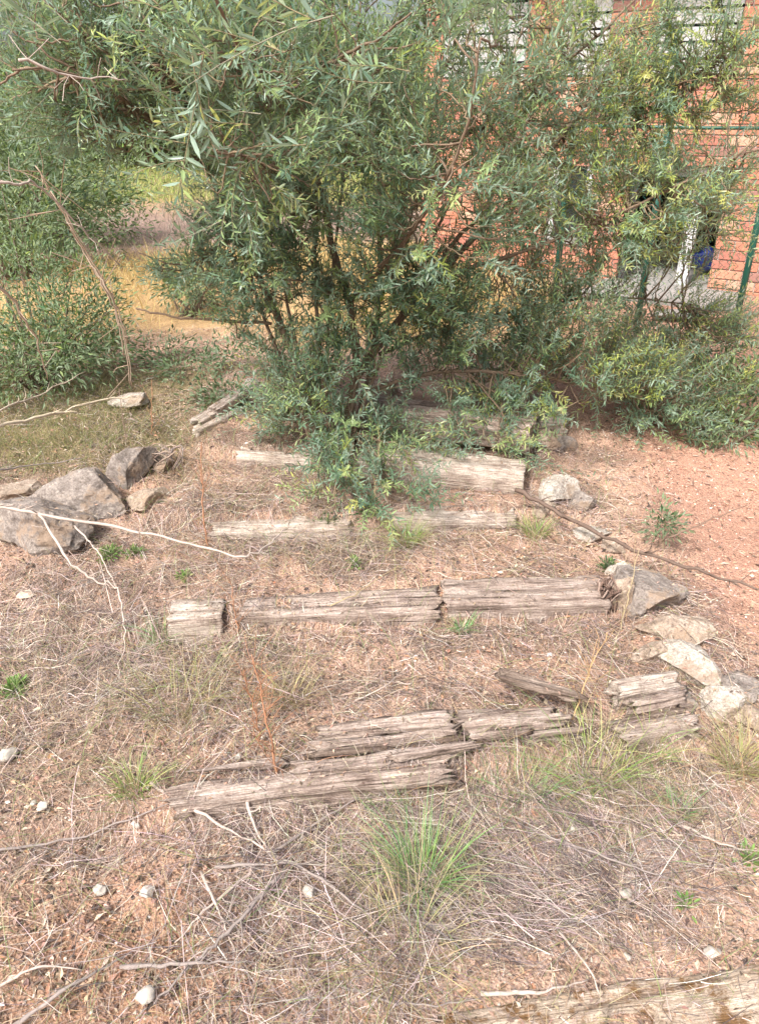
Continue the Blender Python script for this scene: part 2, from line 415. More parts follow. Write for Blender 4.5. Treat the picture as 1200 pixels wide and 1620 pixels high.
# merge openings to exact course joints is not needed: bricks are clipped to the area
core = Box()
for (a, b, c, d) in walls: core.box((a+.004, .014, c+.002), (b-.004, .20, d-.002))
wall_o = obj_local(core.g, 'wall', M['mortar'], bld)
bpal = [(.56, .23, .15), (.62, .29, .19), (.46, .19, .14), (.62, .38, .27), (.36, .19, .155)]
bm_cache = {}
def brick_mesh(L, Hb, ci):
    k = (round(L, 3), round(Hb, 3), ci)
    if k not in bm_cache:
        e = .004; g = G(); x1, z1 = L, Hb
        V = [(0, 0, 0)]; V = []
        for (o_, y) in ((e, 0), (0, e), (0, .1)):
            V += [(o_, y, o_), (x1-o_, y, o_), (x1-o_, y, z1-o_), (o_, y, z1-o_)]
        Fq = [(0, 1, 2, 3)]
        for a in (0, 4):
            for j in range(4): Fq.append((a+j, a+4+j, a+4+(j+1) % 4, a+(j+1) % 4))
        g.add(V, [np.array(Fq)], bpal[ci])
        bm_cache[k] = mesh_np('brick', np.concatenate(g.V), [np.concatenate(f) for f in g.F.values()], np.concatenate(g.C), False, [M['brick']])
    return bm_cache[k]
bricks = []
BL, BH, J = .23, .076, .010
for (a, b, c, d) in walls:
    r0 = int(math.floor(c/(BH+J)))
    z = r0*(BH+J); row = r0
    while z < d-.02:
        x = math.floor(a/(BL+J))*(BL+J) - (.5*(BL+J) if row % 2 else 0)
        while x < b-.01:
            xa, xb = max(x, a+.003), min(x+BL, b-.003); za, zb = max(z, c+.003), min(z+BH, d-.003)
            if xb-xa > .03 and zb-za > .02: bricks.append((xa, za, round(xb-xa, 3), round(zb-za, 3)))
            x += BL+J
        z += BH+J; row += 1
def in_view(bk):
    p = BM @ Vector((bk[0]+bk[2]/2, 0, bk[1]+bk[3]/2)); x, y, d = proj(np.array(p)); return (-20 < x < 1220 and -20 < y < 1640), bk[2]*bk[3]/d**2
sc = []
for bk in bricks:
    v, s_ = in_view(bk); sc.append((s_ if v else 0, bk))
sc.sort(key=lambda t_: -t_[0])
rest = G()
for k, (s_, bk) in enumerate(sc):
    ci = R.choices(range(5), (4, 4, 3, 2, 1))[0]; yo = R.uniform(-.003, .003)
    if k < 300:
        o = bpy.data.objects.new('brick', brick_mesh(bk[2], bk[3], ci)); COL.objects.link(o); o.parent = wall_o; o.location = (bk[0], yo, bk[1])
    else:
        bx = Box(); bx.box((bk[0], yo, bk[1]), (bk[0]+bk[2], .1, bk[1]+bk[3]), bpal[ci])
        rest.add(np.concatenate(bx.g.V), [bx.g.F[4][0]], bpal[ci])
ro = obj_local(rest, 'brickwork', M['brick'], wall_o); ro['kind'] = 'stuff'
# white horizontal boards in the upper bays
for (ua, ub) in ((U(700, 80), u_p1a), (u_p1b, u_w2a), (u_w2b, u_p3a)):
    z = z_b+.012
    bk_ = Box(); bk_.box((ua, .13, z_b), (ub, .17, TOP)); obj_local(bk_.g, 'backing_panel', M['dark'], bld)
    while z < TOP-.05:
        b_ = Box(); b_.box((0, .03, 0), (ub-ua-.012, .055, .098)); o = obj_local(b_.g, 'board', M['white'], bld)
        o.location = (ua+.006, 0, z); o.rotation_euler = (R.uniform(.10, .22), 0, R.uniform(-.002, .002)); z += .122
# window in the left bay, door frame posts in the dark bay
def frame_bar(name, a, b, m): bx = Box(); bx.box(a, b); return obj_local(bx.g, name, m, bld)
frame_bar('window_frame', (u_wn0+.004, .02, zw0), (u_wn0+.064, .09, zw1), M['white'])
frame_bar('window_frame', (u_wn1-.064, .02, zw0), (u_wn1-.004, .09, zw1), M['white'])
frame_bar('window_sill', (u_wn0+.066, -.02, zw0), (u_wn1-.066, .09, zw0+.05), M['concrete'])
frame_bar('window_pane', (u_wn0+.066, .06, zw0+.052), (u_wn1-.066, .07, zw1), M['glass'])
frame_bar('post', (U(1084, 340), .06, 0), (U(1104, 340), .14, zop-.003), M['white'])
frame_bar('post', (u_op0+.004, .06, 0), (u_op0+.07, .14, zop-.003), M['dark'])
frame_bar('lintel', (u_op0+.075, .205, zop-.1), (u_op1, .28, zop+.05), M['white'])
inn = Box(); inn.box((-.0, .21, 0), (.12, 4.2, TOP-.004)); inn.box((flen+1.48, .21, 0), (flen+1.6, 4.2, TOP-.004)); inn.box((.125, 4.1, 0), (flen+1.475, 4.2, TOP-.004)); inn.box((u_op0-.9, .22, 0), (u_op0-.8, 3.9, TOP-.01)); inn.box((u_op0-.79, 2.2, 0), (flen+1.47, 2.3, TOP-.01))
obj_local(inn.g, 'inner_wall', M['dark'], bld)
frame_bar('roof', (-.5, -.6, TOP+.002), (flen+2.0, 4.7, TOP+.14), M['concrete'])
frame_bar('floor_slab', (u_op0-.1, -.75, -.02), (u_op1+.35, 2.19, .07), M['concrete'])
# crumpled blue plastic bag in the open bay
def blob(name, mat, c, r, seed, amp=.3, cuts=0, sub=3, parent=None, rot=0, freq=2.2, flat=None, fine=.02):
    import bmesh
    bm = bmesh.new(); bmesh.ops.create_icosphere(bm, subdivisions=sub, radius=1)
    V = np.array([v.co[:] for v in bm.verts]); Fc = np.array([[v.index for v in f.verts] for f in bm.faces]); bm.free()
    rr = np.random.default_rng(seed)
    for _ in range(cuts):
        n = norm(rr.normal(0, 1, 3)); d = rr.uniform(.42, .78); s_ = V@n; k = s_ > d
        V[k] -= (s_[k]-d)[:, None]*n*.97
    f = 1+amp*vn(V[:, 0]*freq+seed, V[:, 1]*freq, V[:, 2]*freq, seed)+fine*2*vn(V[:, 0]*9, V[:, 1]*9, V[:, 2]*9, seed+1)+fine*vn(V[:, 0]*22, V[:, 1]*22, V[:, 2]*22, seed+2)
    V = V*f[:, None]*np.array(r)
    me = mesh_np(name, V, [Fc], None, sub > 2 and not cuts, [mat])
    if cuts: me.polygons.foreach_set('use_smooth', np.full(len(me.polygons), sub < 4))
    o = link(name, me, parent, c); o.rotation_euler = (0, 0, rot); return o
bp = BM @ Vector((U(1100, 395), .62, .20))
o = blob('plastic_bag', M['blue'], bp, (.15, .12, .13), 5, .35, 9, 3); tag(o, 'crumpled dark blue plastic bag in the dark bay of the brick building', 'bag')

# ------------------------------------------------------------------ wire fence
fa = at(840, 500); fb = at(1290, 545); fd = fb[:2]-fa[:2]; fl = float(np.linalg.norm(fd)); fan = math.atan2(fd[1], fd[0])
fz = float(min(fa[2], fb[2]))
fence = empty('wire_fence', (fa[0], fa[1], fz), 'dark green chain link fence on steel posts in front of the brick wall', 'fence'); fence.rotation_euler = (0, 0, fan)
def fu(px, py):
    r = ray(px, py); d = fd/fl; n = np.array([-d[1], d[0]]); t = fa[:2].dot(n)/(r[:2].dot(n)); return float((r[:2]*t-fa[:2]).dot(d))
for px in (882, 1022, 1183):
    g = G(); u = fu(px, 420); tube(g, [(u, 0, -.1), (u, 0, .7), (u, 0, 1.50)], .024, 10); tube(g, [(u, 0, 1.50), (u, 0, 1.515), (u, 0, 1.535)], (.028, .028, .008), 10)
    obj_local(g, 'fence_post', M['green_steel'], fence, True)
g = G(); tube(g, [(-.2, -.03, 1.45), (fl*.5, -.03, 1.44), (fl+.6, -.03, 1.45)], .012, 8); obj_local(g, 'top_rail', M['green_steel'], fence, True)
g = G(); cell = .055; nn_ = int((fl+.8)/cell); hN = int(1.42/(cell/1.0))
for k in range(nn_):          # zig-zag wires
    z = np.arange(hN+1)*cell*.5*2; zz = np.linspace(.02, 1.44, 54)
    for s_ in (1,):
        x = -.2+k*cell+cell*.52*(np.abs((np.arange(54) % 2))); y = .003*((np.arange(54) % 2)*2-1)
        tube(g, np.stack([x, y, zz], 1), .0026, 3, caps=False)
wm = obj_local(g, 'wire_mesh', M['green_steel'], fence, False); wm['kind'] = 'stuff'

# concrete slab pieces by the fence
def slab(name, px, py, dims, rot, mat, label, cat, z=0):
    p = at(px, py); me_o = blob(name, mat, (p[0], p[1], p[2]+z+dims[2]*.35), dims, int(px), .12, 8, 4, rot=rot, freq=1.3, fine=.012); return tag(me_o, label, cat)
slab('concrete_slab', 950, 468, (.26, .14, .06), -.3, M['concrete'], 'pale broken concrete slab lying left of the dark bay', 'slab')
slab('concrete_slab', 1080, 505, (.30, .16, .06), .1, M['concrete'], 'grey concrete slab at the foot of the wire fence', 'slab')

# ------------------------------------------------------------------ timbers
def timber(name, A, B, wid, hgt, mat, seed, z0=None, rough=.006, ragged=.03, taper=(1, 1), tilt=0, roll=0, parent=None, crack=.012, sag=0, nb=30, dent=None):
    """A, B: ends of the front bottom edge (world x, y); built in a local frame along A-B"""
    A = np.array(A[:2]); B = np.array(B[:2]); L = float(np.linalg.norm(B-A)); a = math.atan2(B[1]-A[1], B[0]-A[0])
    K = max(8, int(L/.011)); n = nb
    per = np.linspace(0, 1, n, endpoint=False)*2*(wid+hgt)
    yc = []; zc = []
    for s_ in per:
        if s_ < wid: yc.append(s_); zc.append(hgt)
        elif s_ < wid+hgt: yc.append(wid); zc.append(hgt-(s_-wid))
        elif s_ < 2*wid+hgt: yc.append(wid-(s_-wid-hgt)); zc.append(0)
        else: yc.append(0); zc.append(s_-2*wid-hgt)
    yc = np.array(yc); zc = np.array(zc)
    cy, cz = wid/2, hgt/2
    # round the corners
    dy, dz = (yc-cy)/(wid/2), (zc-cz)/(hgt/2); rr_ = (np.abs(dy)**7+np.abs(dz)**7)**(1/7); dy, dz = dy/rr_, dz/rr_
    X_ = np.linspace(0, L, K)[:, None]; PS = per[None]
    g1 = vn(X_*3+seed*7, PS*60, seed=seed); g2 = vn(X_*9+seed, PS*150, seed=seed+1); g3 = vn(X_*4, dy[None]*1.5+3, dz[None]*1.5, seed+2)
    cr = np.clip(1-np.abs(vn(X_*1.6+seed*3, PS*28, seed=seed+3))*9, 0, 1)*ss(-.2, .4, vn(X_*2.2, PS*8, seed=seed+4))
    disp = rough*(g1*.8+g2*.5)+.010*g3-crack*cr
    tp = (taper[0]+(taper[1]-taper[0])*X_/L)
    big = 1+.07*vn(X_*2.5, 0, seed=seed+5)+.03*vn(X_*14, dz[None]*2, seed=seed+15)
    Yl = cy+dy[None]*(wid/2*tp*big)+disp*dy[None]; Zl = cz+dz[None]*(hgt/2*tp*big)+disp*np.sign(dz[None])*np.abs(dz[None])**.7
    Zl = Zl-sag*np.sin(math.pi*X_/L)
    e0 = ragged*(vn(PS*35, 1.5, seed=seed+6)*.5+.5)+ragged*.5*(vn(PS*110, 2.5, seed=seed+7)); e1 = ragged*(vn(PS*35, 7.5, seed=seed+8)*.5+.5)+ragged*.5*vn(PS*110, 2.5, seed=seed+9)
    fa_ = (1-ss(0, .12, X_)); fb_ = ss(L-.12, L, X_)
    XX = X_+e0*fa_-e1*fb_
    if dent:      # a rotted hole in the top face: along, across, half length, half width, depth
        Zl = Zl-dent[4]*np.clip(1.6*(1-((X_-dent[0])/dent[2])**2-((Yl-dent[1])/dent[3])**2+.4*g1), 0, 1)*(dz[None] > .3)
    V = np.stack([XX+0*Yl, Yl, Zl], -1).reshape(-1, 3)
    i = np.arange(K-1)[:, None]*n; j = np.arange(n)[None]; j2 = (j+1) % n
    q = np.stack([i+j, i+n+j, i+n+j2, i+j2], -1).reshape(-1, 4)
    VV = [V]; tris = []; cnt = len(V); qs = [q]
    for end, k0 in ((0, 0), (1, (K-1)*n)):
        ring = V[k0:k0+n]; c = ring.mean(0); prev = k0+np.arange(n)
        for f_, dx in ((.7, .008), (.35, .014)):
            rg = c+(ring-c)*f_; rg[:, 0] += (1 if end == 0 else -1)*(dx+.008*vn(np.arange(n)*.9, f_*10, seed=seed))
            VV.append(rg); cur = cnt+np.arange(n); cnt += n
            qq = np.stack([prev, np.roll(prev, -1), np.roll(cur, -1), cur], 1)
            qs.append(qq if end == 0 else qq[:, ::-1]); prev = cur
        c2 = c+np.array([(.016 if end == 0 else -.016), 0, 0]); VV.append(c2[None]); ci = cnt; cnt += 1
        tt = np.stack([prev, np.roll(prev, -1), np.full(n, ci)], 1); tris.append(tt if end == 0 else tt[:, ::-1])
    me = mesh_np(name, np.concatenate(VV), qs+tris, None, True, [mat])
    o = bpy.data.objects.new(name, me); COL.objects.link(o)
    mid = (A+B)/2
    if z0 is None: z0 = float(min(gz(A[0], A[1]-.03), gz(B[0], B[1]-.03), gz(mid[0], mid[1]-.03)))-.03
    o.location = (A[0], A[1], z0); o.rotation_euler = (roll, tilt, a)
    if parent is not None:
        o.location = Vector(o.location)-parent.location; o.parent = parent
    return o
SG = 'old timber sleepers set as garden steps'
def g2(px, py): p = at0(px, py); return p[:2]
def atz(px, py, z): r = ray(px, py); return (r*((z-CAM_H)/r[2]))[:2]
b0, b1 = atz(690, 1592, .075), atz(1290, 1508, .075); n_ = norm(np.array([b1[1]-b0[1], b0[0]-b1[0]]))*.25
o = timber('timber_sleeper', b0+n_, b1+n_, .25, .15, M['wood_moss'], 41, z0=-.075, rough=.007, ragged=.05, crack=.016, nb=64, dent=(.41, .175, .06, .026, .10)); tag(o, 'pale timber sleeper with brown lichen stains at the bottom right corner', 'timber', SG)
# second step: rotten sleeper in pieces
root = empty('rotten_sleeper', (*g2(500, 1270), float(gz(*g2(500, 1270)))), 'split rotten timber sleeper in long splinters behind the foreground twigs', 'timber', SG)
timber('split_plank', g2(245, 1312), g2(742, 1252), .085, .10, M['wood'], 42, parent=root, rough=.010, ragged=.09, taper=(.75, 1), z0=.015, crack=.024, tilt=-.02)
timber('split_plank', g2(440, 1262), g2(742, 1224), .035, .11, M['wood'], 43, parent=root, rough=.012, ragged=.08, taper=(.7, 1), z0=.035, crack=.024)
timber('split_plank', g2(480, 1235), g2(742, 1205), .016, .09, M['wood_dark'], 46, parent=root, rough=.010, ragged=.07, z0=.045)
timber('split_plank', g2(470, 1228), g2(748, 1196), .035, .115, M['wood'], 44, parent=root, rough=.013, ragged=.10, taper=(.6, 1), z0=.045, crack=.024)
timber('split_plank', g2(495, 1206), g2(735, 1186), .06, .12, M['wood'], 45, parent=root, rough=.010, ragged=.06, taper=(.8, .95), z0=.045, crack=.024)
timber('split_plank', g2(720, 1206), g2(900, 1184), .09, .11, M['wood'], 61, parent=root, rough=.012, ragged=.07, z0=.045, crack=.02)
for k, (a, b) in enumerate([((300, 1262), (470, 1240)), ((520, 1222), (690, 1196)), ((560, 1190), (720, 1176)), ((600, 1248), (760, 1222)), ((740, 1215), (850, 1200)), ((770, 1190), (905, 1178)), ((820, 1205), (930, 1190))]):
    timber('splinter', g2(*a), g2(*b), R.uniform(.012, .022), R.uniform(.018, .03), M[R.choice(['wood', 'wood_dark', 'wood_pale'])], 80+k, parent=root, rough=.004, ragged=.05, taper=(.5, .8), z0=.118+R.uniform(0, .02), tilt=R.uniform(-.05, .05), crack=.006, nb=14)
o = timber('rotten_board', g2(768, 1128), g2(918, 1166), .035, .03, M['wood_dark'], 47, z0=float(gz(*g2(840, 1150)))+.10, rough=.006, ragged=.05, tilt=.05, crack=.012); tag(o, 'short dark weathered board lying askew across the rotten sleeper', 'board')
root = empty('sleeper_end', (*g2(1030, 1190), float(gz(*g2(1030, 1190)))), 'layered rotten sleeper end between the green grass and the pale rocks', 'timber', SG)
timber('split_plank', g2(965, 1205), g2(1112, 1180), .07, .085, M['wood'], 48, parent=root, z0=.05, rough=.010, ragged=.06, crack=.02)
timber('split_plank', g2(975, 1178), g2(1095, 1152), .04, .065, M['wood_dark'], 49, parent=root, rough=.012, ragged=.06, z0=.075)
timber('split_plank', g2(985, 1160), g2(1085, 1138), .035, .075, M['wood'], 50, parent=root, rough=.012, ragged=.05, z0=.09)
timber('split_plank', g2(960, 1148), g2(1075, 1124), .05, .085, M['wood_pale'], 51, parent=root, rough=.008, ragged=.05, z0=.10)
# third step
o = timber('timber_block', g2(266, 1010), g2(358, 1002), .15, .13, M['wood_pale'], 52, ragged=.015); tag(o, 'short square timber block at the left end of the middle step', 'timber')
o = timber('timber_sleeper', g2(372, 1006), g2(706, 990), .165, .135, M['wood'], 53, ragged=.05, taper=(.72, 1), crack=.02, nb=44); tag(o, 'weathered grey sleeper right of the square timber block on the middle step', 'timber', SG)
o = timber('timber_sleeper', g2(699, 986), g2(966, 978), .18, .145, M['wood'], 54, ragged=.025, taper=(1, 1), crack=.014, nb=44); tag(o, 'grey brown sleeper with a square end beside the grey rocks', 'timber', SG)
# fourth step (mostly buried)
o = timber('timber_sleeper', g2(330, 850), g2(560, 846), .13, .085, M['wood_pale'], 55, ragged=.03); tag(o, 'half buried pale sleeper left of the olive stems', 'timber', SG)
o = timber('timber_sleeper', g2(612, 842), g2(822, 836), .15, .10, M['wood_pale'], 56, ragged=.02); tag(o, 'half buried pale sleeper right of the olive tree foot below the square ended one', 'timber', SG)
# fifth
o = timber('timber_sleeper', g2(555, 752), g2(828, 782), .19, .16, M['wood_pale'], 57, ragged=.01, crack=.008); tag(o, 'bleached sleeper with a clean square end behind the olive stems', 'timber', SG)
o = timber('timber_sleeper', g2(368, 730), g2(500, 740), .15, .10, M['wood_pale'], 58, ragged=.03); tag(o, 'short pale sleeper left of the olive trunk next to the pile of planks', 'timber', SG)
# sixth
o = timber('timber_sleeper', g2(575, 690), g2(840, 735), .17, .17, M['wood'], 59, ragged=.03, z0=.20); tag(o, 'farthest brown sleeper half hidden under the olive foliage', 'timber', SG)
o = timber('timber_sleeper', g2(790, 685), g2(900, 690), .14, .12, M['wood_pale'], 60, ragged=.04); tag(o, 'cracked pale log under the right hand olive branches', 'timber', SG)
for k, (a, b, lb) in enumerate([((312, 700), (392, 660), 'pale broken plank nearest the camera in the pile left of the olive tree'), ((318, 690), (380, 650), 'pale broken plank in the middle of the pile left of the olive tree'), ((345, 678), (400, 640), 'pale broken plank farthest back in the pile left of the olive tree')]):
    o = timber('broken_plank', g2(*a), g2(*b), .07, .05, M['wood_pale'], 70+k, z0=float(gz(*g2(*a)))-.01+.02*k, ragged=.05, tilt=-.03); tag(o, lb, 'plank', 'pile of broken planks')

# ------------------------------------------------------------------ rocks
RG = 'rocks edging the steps'
def rock(px, py, wpx, hpx, dz, mat, seed, label, rot=0, group=RG, cuts=12, thick=None, amp=.2):
    """px,py: foot centre of the rock in the photo; wpx,hpx: width and height there"""
    p = at(px, py); d = proj(p)[2]; w_ = wpx/F*d/2; h_ = hpx/F*d/2 if thick is None else thick
    o = blob('rock', mat, (p[0], p[1]+w_*dz*.6, p[2]+h_*.36), (w_*1.22, w_*dz*1.22, h_*1.25), seed, amp, cuts, 5, rot=rot, freq=1.7, fine=.022)
    return tag(o, label, 'rock', group)
rock(50, 862, 150, 110, .75, M['rock_grey'], 101, 'large grey rock at the left edge below the pale bare branch', -.3)
rock(135, 812, 150, 82, .6, M['rock_grey'], 102, 'flat topped brown grey rock in front of the mown green patch', .1, amp=.08)
rock(200, 762, 82, 76, .8, M['rock_grey'], 103, 'rounded dark grey boulder topping the left row of rocks', .4)
rock(255, 745, 40, 40, .8, M['rock_tan'], 104, 'small tan rock among roots right of the dark boulder')
rock(232, 800, 70, 34, .8, M['rock_tan'], 105, 'low pale tan rock between the left rocks and the dry grass')
rock(888, 792, 88, 66, .8, M['rock_pale'], 106, 'bright white quartz rock beside the square ended sleeper', .3)
rock(922, 808, 62, 40, .7, M['rock_grey'], 107, 'small grey rock touching the bright white quartz rock', -.5)
rock(855, 712, 60, 50, .8, M['rock_tan'], 108, 'tan rock under the olive branches at the head of the red path', .2)
rock(890, 715, 46, 36, .8, M['rock_grey'], 109, 'small grey rock half buried at the head of the red path', .2)
rock(1025, 965, 128, 64, .7, M['rock_grey'], 110, 'blue grey pointed rock right of the middle sleeper end', -.25)
rock(985, 955, 60, 60, .8, M['rock_tan'], 111, 'brown rock wedged against the middle sleeper end', .3)
rock(1070, 1010, 105, 42, .55, M['rock_tan'], 112, 'flat brown rock slab below the blue grey pointed rock', -.35)
rock(1095, 1072, 120, 60, .8, M['rock_pale'], 113, 'long pale rock sloping down towards the lower right', -.75)
rock(1160, 1110, 90, 46, .8, M['rock_grey'], 114, 'grey rock at the right edge in the curve of edging rocks', -.5)
rock(1148, 1140, 80, 56, .75, M['rock_pale'], 115, 'white rock with a square corner nearest the camera in the right row', -.1)
rock(940, 855, 52, 26, .8, M['rock_pale'], 116, 'small pale stone under the fallen brown branch')
rock(975, 875, 40, 22, .8, M['rock_tan'], 117, 'small tan stone below the fallen brown branch')
rock(985, 915, 46, 30, .8, M['rock_pale'], 123, 'pale stone behind the blue grey pointed rock', .5)
rock(1035, 1045, 60, 34, .7, M['rock_tan'], 124, 'tan stone in the gap under the flat brown slab', .2)
rock(1085, 1120, 52, 34, .8, M['rock_grey'], 125, 'dark grey stone left of the white cornered rock', -.4)
rock(1190, 1150, 60, 44, .8, M['rock_tan'], 126, 'tan rock cut by the right edge beside the white cornered rock', .3)
rock(860, 815, 40, 26, .8, M['rock_tan'], 127, 'small tan stone between the sleeper ends and the white quartz rock', .3)
rock(15, 795, 70, 44, .8, M['rock_tan'], 128, 'brown rock behind the large grey one at the left edge', .3)
rock(205, 640, 60, 20, .8, M['rock_pale'], 118, 'flat white stone behind the left rocks at the end of a pale twig')
rock(130, 612, 50, 28, .8, M['rock_tan'], 119, 'pale stone at the edge of the green patch')
rock(515, 530, 36, 20, .8, M['rock_pale'], 120, 'small white stone seen between the olive stems')
rock(610, 625, 44, 36, .8, M['rock_tan'], 121, 'tan stone right behind the olive trunk')
rock(395, 625, 38, 28, .8, M['rock_pale'], 122, 'pale stone above the pile of broken planks')
PG = 'white pebbles on the soil'
for k, (px, py, s_, lb) in enumerate([(70, 1284, 20, 'larger of two white pebbles close together at the left below the rotten sleeper'), (55, 1277, 12, 'smaller of two white pebbles close together at the left'),
        (160, 1414, 22, 'round white pebble on orange soil left of the crossed twigs'), (236, 1418, 26, 'white pebble right of the round one, standing on edge'), (216, 1310, 16, 'cream pebble below the left tip of the rotten sleeper'),
        (986, 1420, 22, 'white pebble on grey straw in the right foreground'), (990, 1520, 13, 'small white pebble above the lichen stained sleeper'), (1124, 1514, 26, 'white pebble touching the lichen stained sleeper at the right'),
        (15, 1202, 28, 'pale stone at the left edge level with the rotten sleeper'), (490, 1422, 26, 'grey pebble right of the crossed twigs'), (230, 1585, 34, 'cream stone at the bottom edge between the long twigs'),
        (378, 1205, 14, 'small tan pebble behind the left end of the rotten sleeper'), (905, 1318, 12, 'tiny white pebble right of the upright grass tuft')]):
    p = at(px, py); d = proj(p)[2]; r_ = s_/F*d/2*.88
    o = blob('pebble', M['pebble'], (p[0], p[1], p[2]+r_*.5+.012), (r_*1.2, r_*1.0, r_*.85), 200+k, .15, 6, 3, rot=k*1.3, fine=.01); tag(o, lb, 'pebble', PG)

# ------------------------------------------------------------------ dead branches
DG = 'bare dead twigs'
def twig(pts, lift, r0, label, col=(.52, .42, .35), name='dead_twig', group=DG, forks=(), fw=.6):
    """pts in photo px; lift = height above soil in metres at each point"""
    W_ = []
    for (px, py), h in zip(pts, lift):
        r = ray(px, py); p = at(px, py)
        t = np.linalg.norm(p-np.array([0, 0, CAM_H]))/np.linalg.norm(r)
        for _ in range(6):
            q = np.array([0, 0, CAM_H])+r*t; t -= (h-(q[2]-float(gz(q[0], q[1]))))/abs(r[2])*.8
        W_.append(np.array([0, 0, CAM_H])+r*t)
    L_ = np.linalg.norm(W_[-1]-W_[0]); path = smooth_path(W_, 7, jit=min(.004, L_*.006))
    g = G(); rr_ = np.linspace(r0, r0*.35, len(path))*(1+.12*rng.normal(0, 1, len(path))); tube(g, path, rr_, 6, col)
    # short side spurs so the stick does not read as a wire
    for _ in range(int(3+L_*9)):
        k = R.randrange(2, len(path)-1); d = norm(path[k]-path[k-1]); s_ = norm(d+rng.normal(0, .9, 3)); s_[2] = abs(s_[2])*.7
        l = R.uniform(.02, .09)*(1 if L_ > .3 else .5); tube(g, [path[k], path[k]+s_*l*.5, path[k]+s_*l+rng.normal(0, .006, 3)], (rr_[k]*.5, rr_[k]*.35, rr_[k]*.15), 4, col)
    forks_g = []
    o = g.build(name, M['twig'], origin=path[0])
    tag(o, label, 'twig', group); return path
PALE = (.50, .41, .35); GREY = (.30, .25, .225); YEL = (.44, .35, .2); RED = (.36, .18, .10); BRN = (.22, .15, .11)
twig([(-30, 797), (60, 812), (190, 835), (300, 860), (380, 880), (430, 858), (458, 826)], [.25, .23, .19, .15, .12, .1, .1], .0075, 'long pale bare branch reaching in from the left edge over the rocks', PALE)
twig([(62, 815), (108, 885), (150, 918), (186, 932), (196, 1000), (188, 1075)], [.22, .16, .12, .1, .06, .02], .0055, 'pale forked twig hanging from the long bare branch', PALE)
twig([(118, 832), (152, 870), (172, 905), (188, 935)], [.19, .15, .12, .1], .004, 'thin pale twig joining the forked one from above', PALE)
twig([(-20, 680), (80, 655), (150, 634), (215, 628)], [.45, .38, .32, .28], .008, 'pale yellowish bare branch in front of the green patch', (.62, .52, .38))
twig([(-20, 660), (60, 625), (135, 588)], [.5, .42, .35], .006, 'thinner bare branch above the yellowish one at the left edge', (.5, .42, .32))
twig([(-10, 745), (60, 735), (130, 725)], [.2, .16, .12], .004, 'thin grey twig just above the left edge rocks', GREY)
twig([(380, 668), (480, 606), (550, 540)], [.1, .3, .5], .006, 'yellowish stem slanting up to the olive trunk', YEL)
twig([(815, 775), (900, 820), (1000, 868), (1100, 902), (1230, 940)], [.12, .1, .12, .15, .18], .011, 'long fallen brown branch lying from the square ended sleeper to the right edge', (.16, .11, .085))
twig([(1058, 850), (1110, 828), (1180, 800)], [.14, .2, .26], .004, 'thin dark twig rising from the fallen branch over the red path', BRN)
FGT = [([(238, 1238), (340, 1300), (438, 1352)], .006, 'pale twig crossing the tip of the rotten sleeper', PALE),
       ([(384, 1245), (400, 1300), (425, 1350)], .006, 'short upright pale twig meeting the crossing twigs', PALE),
       ([(430, 1350), (520, 1290), (592, 1248)], .005, 'grey twig running up right from the crossing point', GREY),
       ([(405, 1375), (330, 1435), (276, 1492)], .005, 'pale twig running down left from the crossing point', PALE),
       ([(455, 1372), (370, 1465), (300, 1530), (215, 1612)], .006, 'longest grey twig from the crossing point to the bottom edge', GREY),
       ([(318, 1380), (345, 1440), (372, 1508)], .005, 'short twig crossing the pale one below the crossing point', PALE),
       ([(20, 1625), (110, 1562), (205, 1508)], .006, 'grey twig in the bottom left corner', GREY),
       ([(190, 1530), (300, 1526), (400, 1522)], .006, 'grey twig lying level above the bottom edge', GREY),
       ([(-20, 1350), (140, 1320), (290, 1262)], .0045, 'thin grey twig from the left edge to the rotten sleeper tip', GREY),
       ([(430, 1352), (520, 1400), (610, 1470)], .005, 'grey twig running down right from the crossing point', GREY),
       ([(340, 1372), (430, 1366), (560, 1372)], .005, 'level grey twig through the crossing point', GREY),
       ([(760, 1572), (850, 1570), (930, 1550)], .006, 'pale curved stick left of the lichen stained sleeper', PALE),
       ([(850, 1318), (960, 1358), (1060, 1390)], .005, 'grey twig across the straw right of the upright grass tuft', GREY),
       ([(1075, 1305), (1130, 1330), (1195, 1352)], .005, 'pale twig near the right edge below the pale rocks', PALE),
       ([(1030, 1450), (1090, 1480), (1140, 1500)], .004, 'thin dark twig beside the white pebble at the right', BRN),
       ([(540, 1560), (640, 1590), (760, 1580)], .004, 'thin twig along the bottom edge in the centre', GREY),
       ([(0, 1560), (60, 1530), (130, 1535)], .004, 'thin pale twig at the left edge near the bottom', PALE),
       ([(880, 1470), (930, 1530), (955, 1590)], .0035, 'fine twig left of the smallest white pebble', PALE),
       ([(560, 1110), (610, 1085), (640, 1060)], .003, 'fine twig behind the middle of the rotten sleeper', PALE),
       ([(480, 980), (560, 940), (640, 890)], .003, 'fine pale stalk lying over the middle sleeper', YEL)]
for pts, r_, lb, c in FGT: twig(pts, [.012+r_]+[R.uniform(.03, .055) for _ in pts[1:-1]]+[.02], r_*.95, lb, c)
WG = 'dry upright weed stalks'
